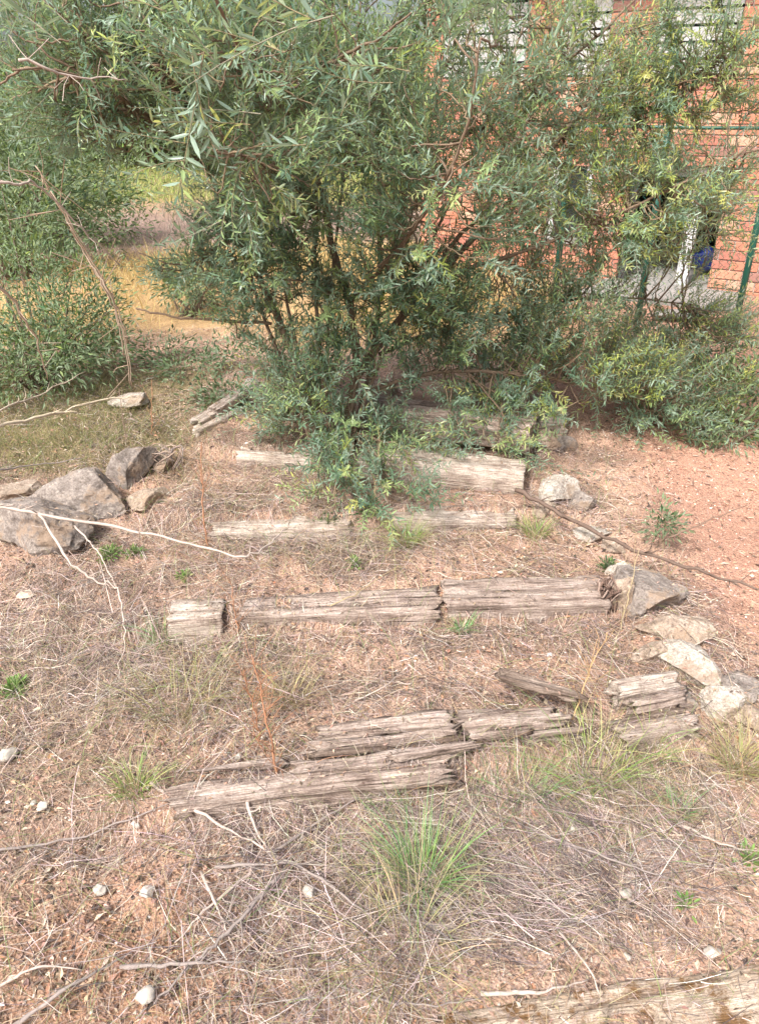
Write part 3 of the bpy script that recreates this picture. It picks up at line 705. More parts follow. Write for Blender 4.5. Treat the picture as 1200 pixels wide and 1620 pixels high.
def stalk(px, py, px2, py2, r_, label, col, n=20):
    """upright stalk with wispy seed twigs"""
    p = at(px, py); d = proj(p)[2]
    q = P(px2, py2, d-.02); path = smooth_path([p-np.array([0, 0, .02]), p*.6+q*.4+rng.normal(0, .008, 3), q], 8, jit=.003)
    g = G(); tube(g, path, np.linspace(r_, r_*.4, len(path)), 5, col)
    for _ in range(n):
        k = R.randrange(2, len(path)-1); s_ = norm([R.uniform(-1, 1), R.uniform(-1, 1), R.uniform(.5, 1.6)]); l = R.uniform(.03, .12)
        tube(g, smooth_path([path[k], path[k]+s_*l*.5, path[k]+s_*l+rng.normal(0, .015, 3)], 3), .0009, 3, col, caps=False)
    tag(g.build('weed_stalk', M['straw'], origin=p), label, 'plant', WG)
stalk(330, 872, 318, 700, .004, 'reddish brown upright weed stalk left of the olive tree', RED, 30)
stalk(440, 1235, 398, 1035, .004, 'reddish upright weed stalk in front of the rotten sleeper', RED, 60)
stalk(415, 1190, 385, 1060, .003, 'thinner reddish weed stalk just left of the tall reddish one', RED, 50)
stalk(378, 1010, 366, 925, .0035, 'reddish weed stalk at the gap beside the square timber block', RED, 20)
stalk(200, 705, 188, 618, .003, 'dark thin stalk in front of the dark boulder', BRN, 8)
stalk(238, 690, 240, 600, .003, 'thin brown stalk behind the boulder and roots', RED, 10)
stalk(980, 1000, 1010, 870, .0025, 'thin straw stalk beside the blue grey rock', YEL, 12)
stalk(895, 1165, 960, 1000, .0028, 'long leaning orange straw stalk right of the dark board', (.5, .32, .16), 12)
stalk(590, 800, 600, 690, .0025, 'thin straw stalk in front of the olive trunk', YEL, 10)

# ------------------------------------------------------------------ olive tree
tb = at(515, 738); base_d = proj(tb)[2]
tree = empty('olive_tree', tb, 'many stemmed grey green olive tree growing out of the timber steps', 'tree')
OB = (.235, .165, .115)
def limb(pts, r0, r1, name='branch', part=True):
    W_ = [P(*p) for p in pts]; path = smooth_path(W_, 6, jit=.0025); g = G()
    rr_ = np.linspace(r0, r1, len(path))*(1+.08*rng.normal(0, 1, len(path)))
    tube(g, path, rr_, 8, OB); 
    if part: g.build(name, M['bark'], tree)
    return path
bd = base_d
limbs = [
 limb([(505, 752, bd+.02), (495, 660, bd-.02), (470, 580, bd-.06), (425, 470, bd-.15), (372, 370, bd-.25), (330, 270, bd-.4), (290, 190, bd-.6), (262, 100, bd-.85), (235, 20, bd-1.1), (215, -60, bd-1.2)], .020, .006, 'stem'),
 limb([(528, 755, bd), (552, 650, bd), (562, 580, bd-.05), (552, 480, bd-.1), (528, 400, bd-.15), (512, 320, bd-.25), (488, 230, bd-.4), (472, 130, bd-.6), (462, 30, bd-.75), (455, -60, bd-.8)], .025, .008, 'stem'),
 limb([(560, 600, bd-.03), (620, 520, bd+.02), (690, 440, bd+.05), (760, 365, bd+.1), (830, 290, bd+.15), (900, 200, bd+.1), (960, 120, bd), (1010, 20, bd-.1)], .022, .006),
 limb([(545, 755, bd+.05), (568, 660, bd+.1), (590, 560, bd+.12), (600, 430, bd+.1), (600, 300, bd), (602, 190, bd-.1), (640, 120, bd-.2), (680, 40, bd-.3), (700, -60, bd-.3)], .020, .006, 'stem'),
 limb([(600, 300, bd), (680, 240, bd-.1), (760, 200, bd-.1), (860, 120, bd-.1), (940, 60, bd-.2), (1010, -10, bd-.2)], .012, .005),
 limb([(640, 500, bd+.04), (720, 380, bd-.1), (765, 335, bd-.2), (800, 250, bd-.3), (860, 130, bd-.4), (872, 0, bd-.5)], .012, .006),
 limb([(580, 620, bd+.05), (680, 590, bd+.05), (800, 590, bd+.1), (920, 610, bd+.2), (1040, 640, bd+.3)], .014, .004),
 limb([(600, 560, bd+.1), (700, 520, bd+.3), (830, 490, bd+.4), (960, 470, bd+.5), (1080, 480, bd+.5)], .012, .004),
 limb([(690, 440, bd+.05), (820, 400, bd-.1), (950, 350, bd-.2), (1080, 290, bd-.3), (1180, 240, bd-.3)], .011, .004),
 limb([(430, 512, bd-.1), (360, 508, bd-.1), (285, 502, bd-.1), (215, 488, bd-.1)], .009, .004),
 limb([(372, 370, bd-.25), (330, 400, bd-.2), (280, 420, bd-.2), (220, 400, bd-.2)], .008, .003),
 limb([(330, 270, bd-.4), (250, 200, bd-.7), (170, 140, bd-1.0), (90, 110, bd-1.2), (20, 110, bd-1.3)], .009, .003),
 limb([(290, 190, bd-.6), (220, 120, bd-.9), (140, 60, bd-1.2), (60, -10, bd-1.4)], .009, .003),
 limb([(488, 230, bd-.4), (430, 150, bd-.9), (390, 90, bd-1.3), (350, 20, bd-1.6), (330, -40, bd-1.7)], .009, .004),
 limb([(512, 320, bd-.25), (440, 280, bd-.7), (400, 250, bd-1.0), (340, 240, bd-1.2)], .008, .003),
 limb([(552, 480, bd-.1), (640, 380, bd-.5), (700, 290, bd-.8), (740, 190, bd-1.0), (760, 60, bd-1.2)], .011, .004),
 limb([(472, 130, bd-.6), (540, 90, bd-1.0), (600, 60, bd-1.3), (650, 20, bd-1.5)], .008, .003),
 limb([(900, 200, bd+.1), (990, 180, bd), (1080, 130, bd-.1), (1180, 60, bd-.2)], .008, .003),
]
for (x0_, x1_, xt, dd_) in ((498, 455, 420, -.3), (515, 520, 560, -.35), (535, 600, 690, -.2), (520, 500, 505, -.5), (540, 640, 800, -.1), (505, 410, 330, -.1)):
    limbs.append(limb([(x0_, 758, bd+.02), ((x0_*2+x1_)/3, 640, bd-.05), (x1_, 480, bd+dd_*.4), ((x1_+xt)/2, 300, bd+dd_*.7), (xt, 120, bd+dd_), (xt+(xt-x1_)*.3, -20, bd+dd_)], .011, .004, 'stem'))
allp = np.concatenate([l[4:] for l in limbs])
# crown volumes: centre (px, py, depth), radii, number of secondary branches, shoots per branch
crown = [((560, 300, bd-.35), (.80, .62, .66), 96), ((600, 60, bd-.6), (.85, .6, .45), 95), ((420, 460, bd-.1), (.34, .35, .34), 36), ((620, 480, bd+.0), (.42, .4, .32), 46),
         ((250, 70, bd-.9), (.55, .45, .34), 100), ((400, 180, bd-1.1), (.34, .35, .30), 40), ((90, 90, bd-.9), (.40, .4, .30), 50),
         ((900, 180, bd-.0), (.66, .5, .50), 105), ((1000, 330, bd-.05), (.60, .5, .28), 70), ((1090, 120, bd-.1), (.45, .5, .38), 50),
         ((820, 480, bd+.15), (.66, .45, .32), 88), ((900, 590, bd+.2), (.72, .40, .20), 66), ((740, 540, bd+.1), (.40, .35, .20), 24), ((1150, 220, bd+.1), (.35, .4, .45), 10), ((515, 620, bd-.22), (.17, .10, .30), 20),
         ((1120, 560, bd+.5), (.45, .35, .30), 40), ((1060, 650, bd+.4), (.45, .3, .10), 26), ((330, 420, bd-.2), (.24, .2, .10), 12), ((410, 330, bd-.4), (.28, .3, .25), 34), ((450, 640, bd+.05), (.14, .2, .16), 14),
         ((700, 300, bd-.6), (.38, .4, .38), 44), ((470, 620, bd), (.18, .2, .2), 24), ((540, 800, bd-.05), (.26, .2, .14), 4), ((640, 690, bd), (.26, .2, .08), 10), ((530, 790, bd-.45), (.18, .14, .12), 11), ((620, 800, bd-.5), (.24, .15, .10), 10), ((760, 700, bd-.05), (.22, .2, .08), 12)]
foliage = G(); twigs = G(); LB, LD, LN_, LL, LW, LC, SZ = [], [], [], [], [], [], []
tops = [(.165, .265, .17), (.25, .345, .26), (.28, .39, .17), (.10, .18, .12), (.42, .52, .20), (.37, .45, .11), (.50, .52, .15)]
def shoot(p0, d, L, ll, yel=False):
    n = max(4, int(L/.016)); t = np.linspace(0, 1, n)
    droop = R.uniform(-.25, .12); side = rng.normal(0, .15, 3)
    pts = p0+d[None]*L*t[:, None]+np.array([0, 0, 1])*(L*droop*t*t)[:, None]*-1*-1+side*L*(t*t)[:, None]
    tube(twigs, pts[::max(1, n//5)], np.linspace(.0018, .0008, len(pts[::max(1, n//5)])), 3, (.27, .22, .13) if R.random() < .6 else (.3, .27, .2), caps=False)
    td = norm(np.gradient(pts, axis=0)); a = norm(np.cross(td, rng.normal(0, 1, 3))); b = np.cross(td, a)
    hue = R.choices(range(7), (3, 4, 3, 1.5, 2, 4, 3) if yel else (4, 5, 4, 3, 1.6, .4, .2))[0]
    for k in range(1, n):
        ph = (k % 2)*math.pi/2+R.uniform(-.3, .3)
        for s_ in (0, math.pi):
            if R.random() < .14: continue
            o_ = a[k]*math.cos(ph+s_)+b[k]*math.sin(ph+s_)
            op = R.uniform(.45, 1.0)
            ld = norm(td[k]*(1.25-op)+o_*op*.9+rng.normal(0, .12, 3)+np.array([0, 0, -.08]))
            nn = norm(td[k]*.6-o_*.3+np.array([0, 0, .8])+rng.normal(0, .35, 3))
            sz = ll*R.uniform(.7, 1.15)*(1-.45*t[k]**3)
            LB.append(pts[k]); LD.append(ld); LN_.append(nn); LL.append(sz); LW.append(sz*R.uniform(.165, .235)); LC.append(hue if R.random() < .8 else R.randrange(4))
nodes_ = []
for (c, rad, nb_) in crown:
    c3 = P(*c)
    for _ in range(int(nb_*(1.5 if c[0] > 780 and c[1] < 450 else 1.25 if c[0] > 780 else 1.15))):
        u_ = norm(rng.normal(0, 1, 3))*rng.uniform(.1, 1)**(1/2.2); tgt = c3+u_*np.array(rad)
        if tgt[2] < float(gz(tgt[0], tgt[1], False))+.05: continue
        dd = np.linalg.norm(allp-tgt, axis=1)+.5*np.maximum(0, allp[:, 2]-tgt[2]+.05); k = int(np.argmin(dd+rng.uniform(0, .12, len(dd)))); s0 = allp[k]
        if dd[k] > 1.0: s0 = tgt+(s0-tgt)*.5
        mid = (s0+tgt)/2+rng.normal(0, .05, 3)-np.array([0, 0, .03]); path = smooth_path([s0, mid, tgt], 6, jit=.004)
        Ls = np.linalg.norm(tgt-s0); g = G(); tube(g, path, np.linspace(.0035+.004*Ls, .0018, len(path)), 5, OB if R.random() < .6 else (.27, .2, .13)); g.build('branch', M['bark'], tree)
        gdir = norm(tgt-s0+np.array([0, 0, .25*Ls])); ns = 5+int(Ls*3)
        for j in range(ns):
            q = path[R.randrange(len(path)//3, len(path))]; out = norm(q-c3)
            d = norm(gdir*.9+out*.45+rng.normal(0, .38, 3)+np.array([0, 0, .42]))
            shoot(q, d, R.uniform(.15, .34), (R.uniform(.034, .048) if c[0] > 780 else R.uniform(.038, .054)) if c[1] < 620 else R.uniform(.034, .048), c[0] >= 880 and c[1] < 600)
# straggling near shoots at the top left of the view
for (px, py, dp, dx) in [(430, 60, 1.75, (-1, 0, .1)), (520, 30, 1.5, (-.9, -.1, -.1)), (470, 215, 2.1, (-1, 0, -.15)), (300, 250, 2.2, (-.9, 0, .1)), (640, 120, 2.0, (-1, 0, .1)), (250, 30, 1.7, (-.8, 0, .3)), (120, 60, 1.9, (-.6, 0, .5)),
                         (700, 60, 2.1, (.2, 0, .9)), (560, 180, 2.3, (.3, 0, .8)), (360, 330, 2.6, (-.7, 0, -.1)), (880, 90, 2.4, (.5, 0, .7)), (420, 200, 2.0, (-.6, -.2, .3)), (330, 130, 1.9, (-.5, 0, .6)), (760, 130, 2.2, (.7, 0, .6)), (300, 90, 1.6, (-.4, 0, -.5))]:
    for _ in range(2): shoot(P(px+R.uniform(-25, 25), py+R.uniform(-25, 25), dp), norm(np.array(dx)+rng.normal(0, .2, 3)), R.uniform(.2, .3), .058)
LB, LD, LN_ = np.array(LB), np.array(LD), np.array(LN_); LL = np.array(LL); LW = np.array(LW); LC = np.array(LC)
print('olive leaves', len(LB))
X2, Y2, D2 = proj(LB+LD*LL[:, None]*.5); vis = (X2 > 0) & (X2 < 1200) & (Y2 > 0) & (Y2 < 1620) & (D2 > .5)
app = np.where(vis, LL*np.linalg.norm(np.cross(LD, norm(LB-np.array([0, 0, CAM_H]))), axis=1)/np.maximum(D2, .3), 0); order = np.argsort(-app); big = order[:300]; sml = order[300:]
cc = np.array(tops)[LC]*(1+rng.normal(0, .16, (len(LC), 1)))
leaves(foliage, LB[sml], LD[sml], LN_[sml], LL[sml], LW[sml], np.clip(cc[sml], .02, .5), curl=rng.uniform(-.02, .18, len(sml)))
fo = foliage.build('foliage', M['olive_leaf'], tree, smooth=False); fo['kind'] = 'stuff'
to = twigs.build('twigs', M['bark'], tree); to['kind'] = 'stuff'
lm = []
for c_ in tops:
    g = G(); leaves(g, [[0, 0, 0]], [[1, 0, 0]], [[0, 0, 1]], 1.0, .2, np.array([c_]), curl=.1); V = np.concatenate(g.V)
    lm.append(mesh_np('leaf', V, [np.concatenate(f) for f in g.F.values()], np.concatenate(g.C), False, [M['olive_leaf']]))
tl = np.array(tree.location)
for k in big:
    d = LD[k]; s_ = norm(np.cross(d, LN_[k])); n = np.cross(s_, d); m = Matrix(((d[0], -s_[0], n[0]), (d[1], -s_[1], n[1]), (d[2], -s_[2], n[2])))
    m = m.to_4x4(); L_ = float(LL[k])
    o = bpy.data.objects.new('leaf', lm[int(LC[k])]); COL.objects.link(o); o.parent = tree
    o.matrix_local = Matrix.Translation(Vector(LB[k]-tl)) @ m @ Matrix.Scale(L_, 4)

# ------------------------------------------------------------------ shrubs
def shrub(name, label, cat, vols, nleaf, ll, cols, base, lite=True, group=None, nst=10, mat='shrub_leaf', wr=.32, stemr=.012, tall=None, wts=None, clump=.10):
    root = empty(name, base, label, cat, group); st = G(); fo_ = G(); tot = sum(v[2] for v in vols)
    for c3, rad, wt in vols:
        c3 = np.array(c3); rad = np.array(rad); n = int(nleaf*wt/tot); nc = max(6, n//60)
        u_ = norm(rng.normal(0, 1, (nc, 3)))*(rng.uniform(0.15, 1, (nc, 1))**(1/2.4)); cen = c3+u_*rad*(1+.25*vn(u_[:, 0]*2, u_[:, 1]*2, u_[:, 2]*2, 9)[:, None])
        k = rng.integers(0, nc, n); pos = cen[k]+rng.normal(0, clump, (n, 3)); d = norm(pos-cen[k]+norm(cen[k]-c3)*clump*.8+rng.normal(0, .5*clump, (n, 3))+np.array([0, 0, clump*.4]))
        pos[:, 2] = np.maximum(pos[:, 2], base[2]+.02)
        nrm = norm(rng.normal(0, .6, (n, 3))+np.array([0, 0, 1])+norm(cen[k]-c3)*.4)
        col = pal(n, cols, wts)*(1+.22*rng.normal(0, 1, nc))[k][:, None]
        L_ = ll*rng.uniform(.6, 1.25, n); leaves(fo_, pos, d, nrm, L_, L_*wr, np.clip(col, .015, .6), curl=.1, lite=lite)
        for j in range(min(nst, nc)):
            b_ = np.array(base)+np.array([R.uniform(-.25, .25)*rad[0], R.uniform(-.25, .25)*rad[1], -.02]); tg = cen[rng.integers(0, nc)]
            g = smooth_path([b_, (b_*.5+tg*.5)+rng.normal(0, .06*rad[0], 3), tg], 5); tube(st, g, np.linspace(stemr, stemr*.25, len(g)), 5, (.16, .12, .085))
    s_o = st.build('stem', M['bark'], root); f_o = fo_.build('foliage', M[mat], root, smooth=False); f_o['kind'] = 'stuff'; return root
DGN = [(.06, .12, .055), (.09, .165, .075), (.14, .22, .10), (.07, .12, .08)]
MGN = [(.12, .20, .055), (.18, .27, .075), (.26, .34, .10), (.09, .15, .06)]
b_ = at(60, 610)
shrub('shrub', 'dark green broad leaved shrub at the left edge behind the mown green patch', 'shrub', [(P(40, 480, b_[1]*1.03+.1), (.55, .5, .42), 3), (P(120, 520, b_[1]*1.0), (.35, .3, .25), 1.5), (P(10, 340, b_[1]*1.1), (.40, .4, .36), 1.6), (P(30, 570, b_[1]*1.0), (.5, .3, .16), 1.6)], 9500, .046, DGN+DGN+MGN, b_, nst=9, clump=.075, wr=.27, stemr=.008)
b_ = at(300, 500)
shrub('shrub', 'low grey green shrub on the dry golden grass left of the olive stems', 'shrub', [(P(320, 450, b_[1]*1.0), (.42, .3, .12), 2)], 2200, .05, DGN, b_, nst=8, clump=.07)
for k, (px, py, s_, lb) in enumerate([(300, 600, .16, 'low patch of small dark leaves above the pile of planks'), (380, 585, .16, 'low leafy patch left of the olive trunk foot'), (270, 570, .14, 'small dark leafy sprig at the edge of the bare soil'), (180, 570, .18, 'leafy sprout right of the left edge shrub'), (355, 640, .10, 'small leafy sprig over the broken planks')]):
    b_ = at(px, py); shrub('ground_plant', lb, 'plant', [((b_[0], b_[1], b_[2]+s_*.5), (s_*1.5, s_*1.2, s_*.45), 1)], 420, .036, DGN, b_, nst=5, clump=.05, stemr=.003, wr=.4, group='small leafy plants around the steps')
# right: bush at the head of the path
b_ = at(1170, 700)
shrub('shrub', 'green bush at the right edge above the red path', 'shrub', [(P(1175, 640, proj(b_)[2]), (.34, .3, .24), 1)], 2800, .045, MGN+DGN, b_, nst=8, clump=.07, wr=.26)
b_ = at(1060, 600)
shrub('shrub', 'dark low bush in front of the fence behind the olive branches', 'shrub', [(P(1060, 560, proj(b_)[2]), (.5, .4, .35), 1)], 2800, .045, [(.15, .20, .12), (.10, .15, .09), (.2, .25, .13)], b_, nst=8, clump=.07)
# far bushes and trees
HG = 'bushes and trees behind the far lawn'
far = [(-13.5, 24, 3.2, 2.6, 'tall dark tree farthest left behind the far lawn', 0), (-10.5, 22, 2.6, 1.9, 'rounded mid green bush behind the far lawn at the left', 1), (-8.0, 24, 2.8, 2.4, 'dark bush third from the left behind the far lawn', 0),
       (-5.5, 22, 2.4, 2.0, 'light green bush behind the far lawn', 1), (-3.0, 24, 3.0, 2.6, 'dark tree behind the olive crown on the far lawn', 0), (-.6, 22, 2.4, 2.4, 'green bush seen through the middle of the olive crown', 1), (1.2, 17, 1.5, 1.8, 'dark bush beside the left corner of the brick building', 0)]
for (x, y, r_, h_, lb, kk) in far:
    bz_ = float(gz(x, y, False)); root = shrub('tree' if kk == 0 else 'bush', lb, 'tree' if kk == 0 else 'bush', [((x, y, bz_+h_*.62), (r_, r_*.7, h_*.62), 2), ((x+r_*.4, y-.3, bz_+h_*.35), (r_*.8, r_*.6, h_*.35), 1.2), ((x-r_*.4, y, bz_+h_*1.1), (r_*.6, r_*.6, h_*.5), 1)], 9000, .17,
            (DGN if kk == 0 else MGN), (x, y, bz_), nst=12, stemr=.08, clump=.28, group=HG, wr=.45)
# nearer left trees behind the shrub (fill the upper left)
for (px, py, d, r_, h_, lb, kk) in [(60, 300, 9.0, 1.2, 1.1, 'mid green bush behind the left edge shrub', 1), (-40, 260, 7.0, 1.1, 1.4, 'leafy bush cut by the left edge of the view', 0)]:
    c3 = P(px, py-80, d); bz_ = float(gz(c3[0], c3[1], False)); shrub('bush', lb, 'bush', [((c3[0], c3[1], bz_+h_*.55), (r_, r_*.8, h_*.6), 1)], 8000, .08, MGN if kk else DGN, (c3[0], c3[1], bz_), nst=12, clump=.14, stemr=.03, group=HG)
# leaning dead stem with peeling bark at left
W_ = [P(*p) for p in [(55, 262, 3.1), (95, 330, 3.2), (135, 400, 3.3), (170, 460, 3.4), (196, 530, 3.6), (206, 610, 3.85)]]
g = G(); pth_ = smooth_path(W_, 7, jit=.003); K_ = len(pth_)
for q_ in range(5):
    ph = q_*1.3; off = np.stack([np.cos(np.linspace(0, 5, K_)+ph), np.sin(np.linspace(0, 4, K_)+ph), 0*np.linspace(0, 1, K_)], 1)*np.linspace(.004, .007+.005*q_, K_)[:, None]
    a_, b_2 = (0, K_) if q_ < 2 else (R.randrange(0, K_//3), R.randrange(2*K_//3, K_)); tube(g, (pth_+off+rng.normal(0, .0015, (K_, 3)))[a_:b_2], np.linspace(.0026, .0036, K_)[a_:b_2]*R.uniform(.6, 1), 5, R.choice([(.55, .43, .33), (.46, .33, .24), (.62, .52, .42)]))
for _ in range(26):
    k = R.randrange(1, len(pth_)-2); s_ = norm(rng.normal(0, 1, 3)); tube(g, smooth_path([pth_[k], pth_[k]+s_*.06, pth_[k]+s_*R.uniform(.08, .25)+rng.normal(0, .03, 3)], 3), .0018, 4, (.45, .33, .24), caps=False)
tag(g.build('leaning_snag', M['twig'], origin=pth_[0]), 'leaning dead stem split into orange brown strands left of the olive tree', 'branch')
def air(pts, r_, lb, col=PALE):
    W_ = [P(*p) for p in pts]; pa = smooth_path(W_, 6, jit=.004); g = G(); tube(g, pa, np.linspace(r_, r_*.4, len(pa)), 6, col)
    for _ in range(10):
        k = R.randrange(1, len(pa)-1); s_ = norm(rng.normal(0, 1, 3)); tube(g, [pa[k], pa[k]+s_*.04, pa[k]+s_*.08+rng.normal(0, .01, 3)], .0012, 4, col, caps=False)
    tag(g.build('bare_branch', M['twig'], origin=pa[0]), lb, 'branch', 'bare pale branches at the left edge')
air([(-30, 280, 2.6), (30, 290, 2.7), (65, 297, 2.8), (130, 360, 3.0), (190, 420, 3.2)], .006, 'grey bare branch crossing the dead stem from the left edge')
air([(-20, 430, 2.6), (30, 490, 2.8), (60, 545, 3.0), (75, 600, 3.2)], .006, 'bare branch running down the left edge in front of the dark shrub', (.5, .4, .3))
air([(30, 95, 2.2), (110, 120, 2.3), (200, 125, 2.4)], .005, 'pale bare branch high at the left inside the foliage')

# ------------------------------------------------------------------ ground litter and grass
def scatter(n, cond, x0=-2.3, x1=2.3, y0=.45, y1=6.0, power=1.0):
    """random soil points, denser near the camera (seen larger), kept where cond(px,py,x,y) says"""
    u = rng.uniform(0, 1, n); y = y0+(y1-y0)*u**1.25; half = .35+.56*y; x = rng.uniform(-1, 1, n)*half
    z = gz(x, y); px, py, d = proj(np.stack([x, y, z], 1)); k = rng.uniform(0, 1, n) < cond(px, py, x, y)
    return np.stack([x, y, z], 1)[k]
def bl(px, py, cx, cy, rx, ry): return np.exp(-((px-cx)/rx)**2-((py-cy)/ry)**2)
on_path = lambda x, y: ss(1.0, 1.35, x+.12*vn(x*2, y*2, seed=30))*ss(1.9, 2.4, y)
def c_straw(px, py, x, y):
    n_ = vn(x*3.5, y*3.5, seed=61)*.5+.5
    v = .10+.5*ss(.45, .8, n_)+.9*bl(px, py, 820, 1420, 260, 130)+.7*bl(px, py, 480, 1430, 180, 130)+.7*bl(px, py, 620, 1570, 420, 60)+.5*bl(px, py, 330, 1110, 150, 70)+.6*bl(px, py, 450, 850, 260, 60)+.5*bl(px, py, 80, 1010, 170, 100)+.4*bl(px, py, 1000, 1290, 200, 60)+.4*bl(px, py, 420, 760, 150, 50)
    v *= 1-.8*bl(px, py, 160, 1400, 160, 110); v *= 1-.7*bl(px, py, 640, 1050, 250, 45)
    for (l0, l1) in LN: u = l0+l1*x-y; v = v+.7*np.exp(-((u-.05)/.06)**2)*(np.abs(x) < 1.0)
    return np.clip(v, 0, 1)*(1-.93*on_path(x, y))*(.42+.58*ss(.8, 1.5, y))*(1-.75*ss(640, 760, px)*ss(1500, 1560, py))
STR = [(.41, .31, .265), (.22, .17, .155), (.60, .48, .40), (.08, .06, .055), (.46, .30, .19), (.74, .65, .56)]
g = G(); B = scatter(230000, c_straw); n = len(B); print('straw', n)
C_ = pal(n, STR, (4, 4, 3, 3, 1.5, 1.5))
blades(g, B, rng.uniform(0, 6.283, n), rng.uniform(.02, .10, n)*(.6+.4*ss(.8, 1.8, B[:, 1])), rng.uniform(.0008, .0021, n)*(.75+.25*ss(.8, 1.8, B[:, 1])), C_, rise=np.abs(rng.normal(0, .10, n)), lean=.8, bend=rng.uniform(.1, .6, n), K=4, ground=True, h0=rng.uniform(.002, .024, n))
tag(g.build('straw_litter', M['straw']), 'loose dry straw and grass stems lying over the soil', 'dry grass', kind='stuff')
# the same straw and crumbs where they have fallen on the timbers and rocks
from mathutils.bvhtree import BVHTree
bpy.context.view_layer.update()
BV, BF, k0 = [], [], 0
for o in list(bpy.data.objects):
    if o.type == 'MESH' and o.name.split('.')[0] in ('timber_sleeper', 'split_plank', 'timber_block', 'rock', 'rotten_board', 'broken_plank'):
        mw = o.matrix_world; BV += [mw @ v.co for v in o.data.vertices]; BF += [[k0+i_ for i_ in p.vertices] for p in o.data.polygons]; k0 = len(BV)
bvh = BVHTree.FromPolygons(BV, BF); top_pts = []
cand = np.concatenate([scatter(26000, lambda px, py, x, y: np.full(len(px), 1.), y0=.6, y1=4.9)])
for p_ in cand:
    h_ = bvh.ray_cast(Vector((p_[0], p_[1], 1.2)), Vector((0, 0, -1)))
    if h_[0] is not None and h_[1].z > .5 and h_[0].z > p_[2]-.01: top_pts.append(tuple(h_[0]))
tp_ = np.array(top_pts); print('on timbers', len(tp_)); g = G(); m_ = len(tp_); kk = rng.uniform(0, 1, m_) < .35; Bs = tp_[kk]+np.array([0, 0, .002]); n = len(Bs)
blades(g, Bs, rng.uniform(0, 6.28, n), rng.uniform(.02, .09, n), rng.uniform(.0008, .0018, n), pal(n, STR, (4, 4, 3, 3, 1.5, 1.5)), rise=np.abs(rng.normal(.02, .08, n)), lean=.8, bend=.3, K=4)
Bs = tp_[~kk]+np.array([0, 0, .002]); n = len(Bs); L_ = rng.uniform(.004, .02, n)
leaves(g, Bs, norm(np.stack([rng.normal(0, 1, n), rng.normal(0, 1, n), rng.normal(0, .2, n)], 1)), norm(rng.normal(0, .3, (n, 3))+np.array([0, 0, 1])), L_, L_*.4, pal(n, [(.33, .22, .15), (.18, .13, .1), (.46, .34, .25)]), curl=.2, lite=True)
tag(g.build('fallen_straw', M['straw']), 'bits of straw and leaf lying on the timbers and rocks', 'dry grass', kind='stuff')
# long fine dead stems, matted in the foreground
g = G(); B = scatter(22000, lambda px, py, x, y: np.clip(.8*bl(px, py, 830, 1400, 260, 120)+.8*bl(px, py, 600, 1540, 300, 70)+.6*bl(px, py, 450, 1400, 170, 110)+.25*bl(px, py, 1000, 1300, 250, 120)+.08+.55*bl(px, py, 330, 1120, 160, 60)+.5*bl(px, py, 450, 870, 220, 40)+.5*bl(px, py, 150, 1010, 180, 70)+.35*bl(px, py, 900, 1080, 160, 50)+.4*bl(px, py, 420, 760, 120, 40), 0, 1)*(1-on_path(x, y))*(1-.9*ss(640, 760, px)*ss(1500, 1560, py))*(.6+.4*ss(.8, 1.3, y)), y1=3.2); n = len(B)
azm = np.where(B[:, 0] > .1, rng.normal(2.6, .6, n), rng.uniform(0, 6.28, n))
blades(g, B, azm, rng.uniform(.10, .28, n), rng.uniform(.0009, .0022, n), pal(n, [(.31, .245, .225), (.18, .14, .135), (.54, .455, .41), (.07, .055, .055)]), rise=np.abs(rng.normal(.04, .10, n)), lean=.8, bend=.3, K=6, ground=True, h0=rng.uniform(.004, .045, n))
tag(g.build('dead_stems', M['straw']), 'matted long grey dead stems over the foreground soil', 'dry grass', kind='stuff')
# crumbs: leaf flakes
g = G(); B = scatter(90000, lambda px, py, x, y: np.clip(.45+.35*vn(x*4, y*4, seed=71)+.3*bl(px, py, 100, 1000, 200, 100), 0, 1)*(1-.75*on_path(x, y))); n = len(B); B[:, 2] += rng.uniform(.001, .008, n)
dd = norm(np.stack([rng.normal(0, 1, n), rng.normal(0, 1, n), rng.normal(0, .25, n)], 1)); nn_ = norm(rng.normal(0, .35, (n, 3))+np.array([0, 0, 1]))
L_ = rng.uniform(.006, .028, n); leaves(g, B, dd, nn_, L_, L_*rng.uniform(.25, .55, n), pal(n, [(.33, .21, .15), (.46, .32, .23), (.18, .125, .095), (.60, .47, .36), (.42, .23, .14), (.08, .06, .05)], (4, 3, 4, 1.5, 2, 3)), curl=.2, lite=True)
tag(g.build('leaf_litter', M['litter'], smooth=False), 'small brown leaf flakes and bark crumbs over the soil', 'leaf litter', kind='stuff')
# olive leaves fallen on the red path
g = G(); B = scatter(26000, lambda px, py, x, y: np.clip(.6*on_path(x, y)*(.4+.6*ss(3.2, 2.2, y)*0+.6*bl(px, py, 1050, 740, 180, 70)), 0, 1)); n = len(B); B[:, 2] += .003
dd = norm(np.stack([rng.normal(0, 1, n), rng.normal(0, 1, n), rng.normal(0, .15, n)], 1)); L_ = rng.uniform(.02, .05, n)
leaves(g, B, dd, norm(rng.normal(0, .3, (n, 3))+np.array([0, 0, 1])), L_, L_*.22, pal(n, [(.33, .17, .12), (.45, .28, .2), (.20, .12, .09), (.58, .42, .34)]), curl=.15, lite=True)
tag(g.build('fallen_leaves', M['litter'], smooth=False), 'narrow fallen brown leaves scattered on the red path', 'fallen leaves', kind='stuff')
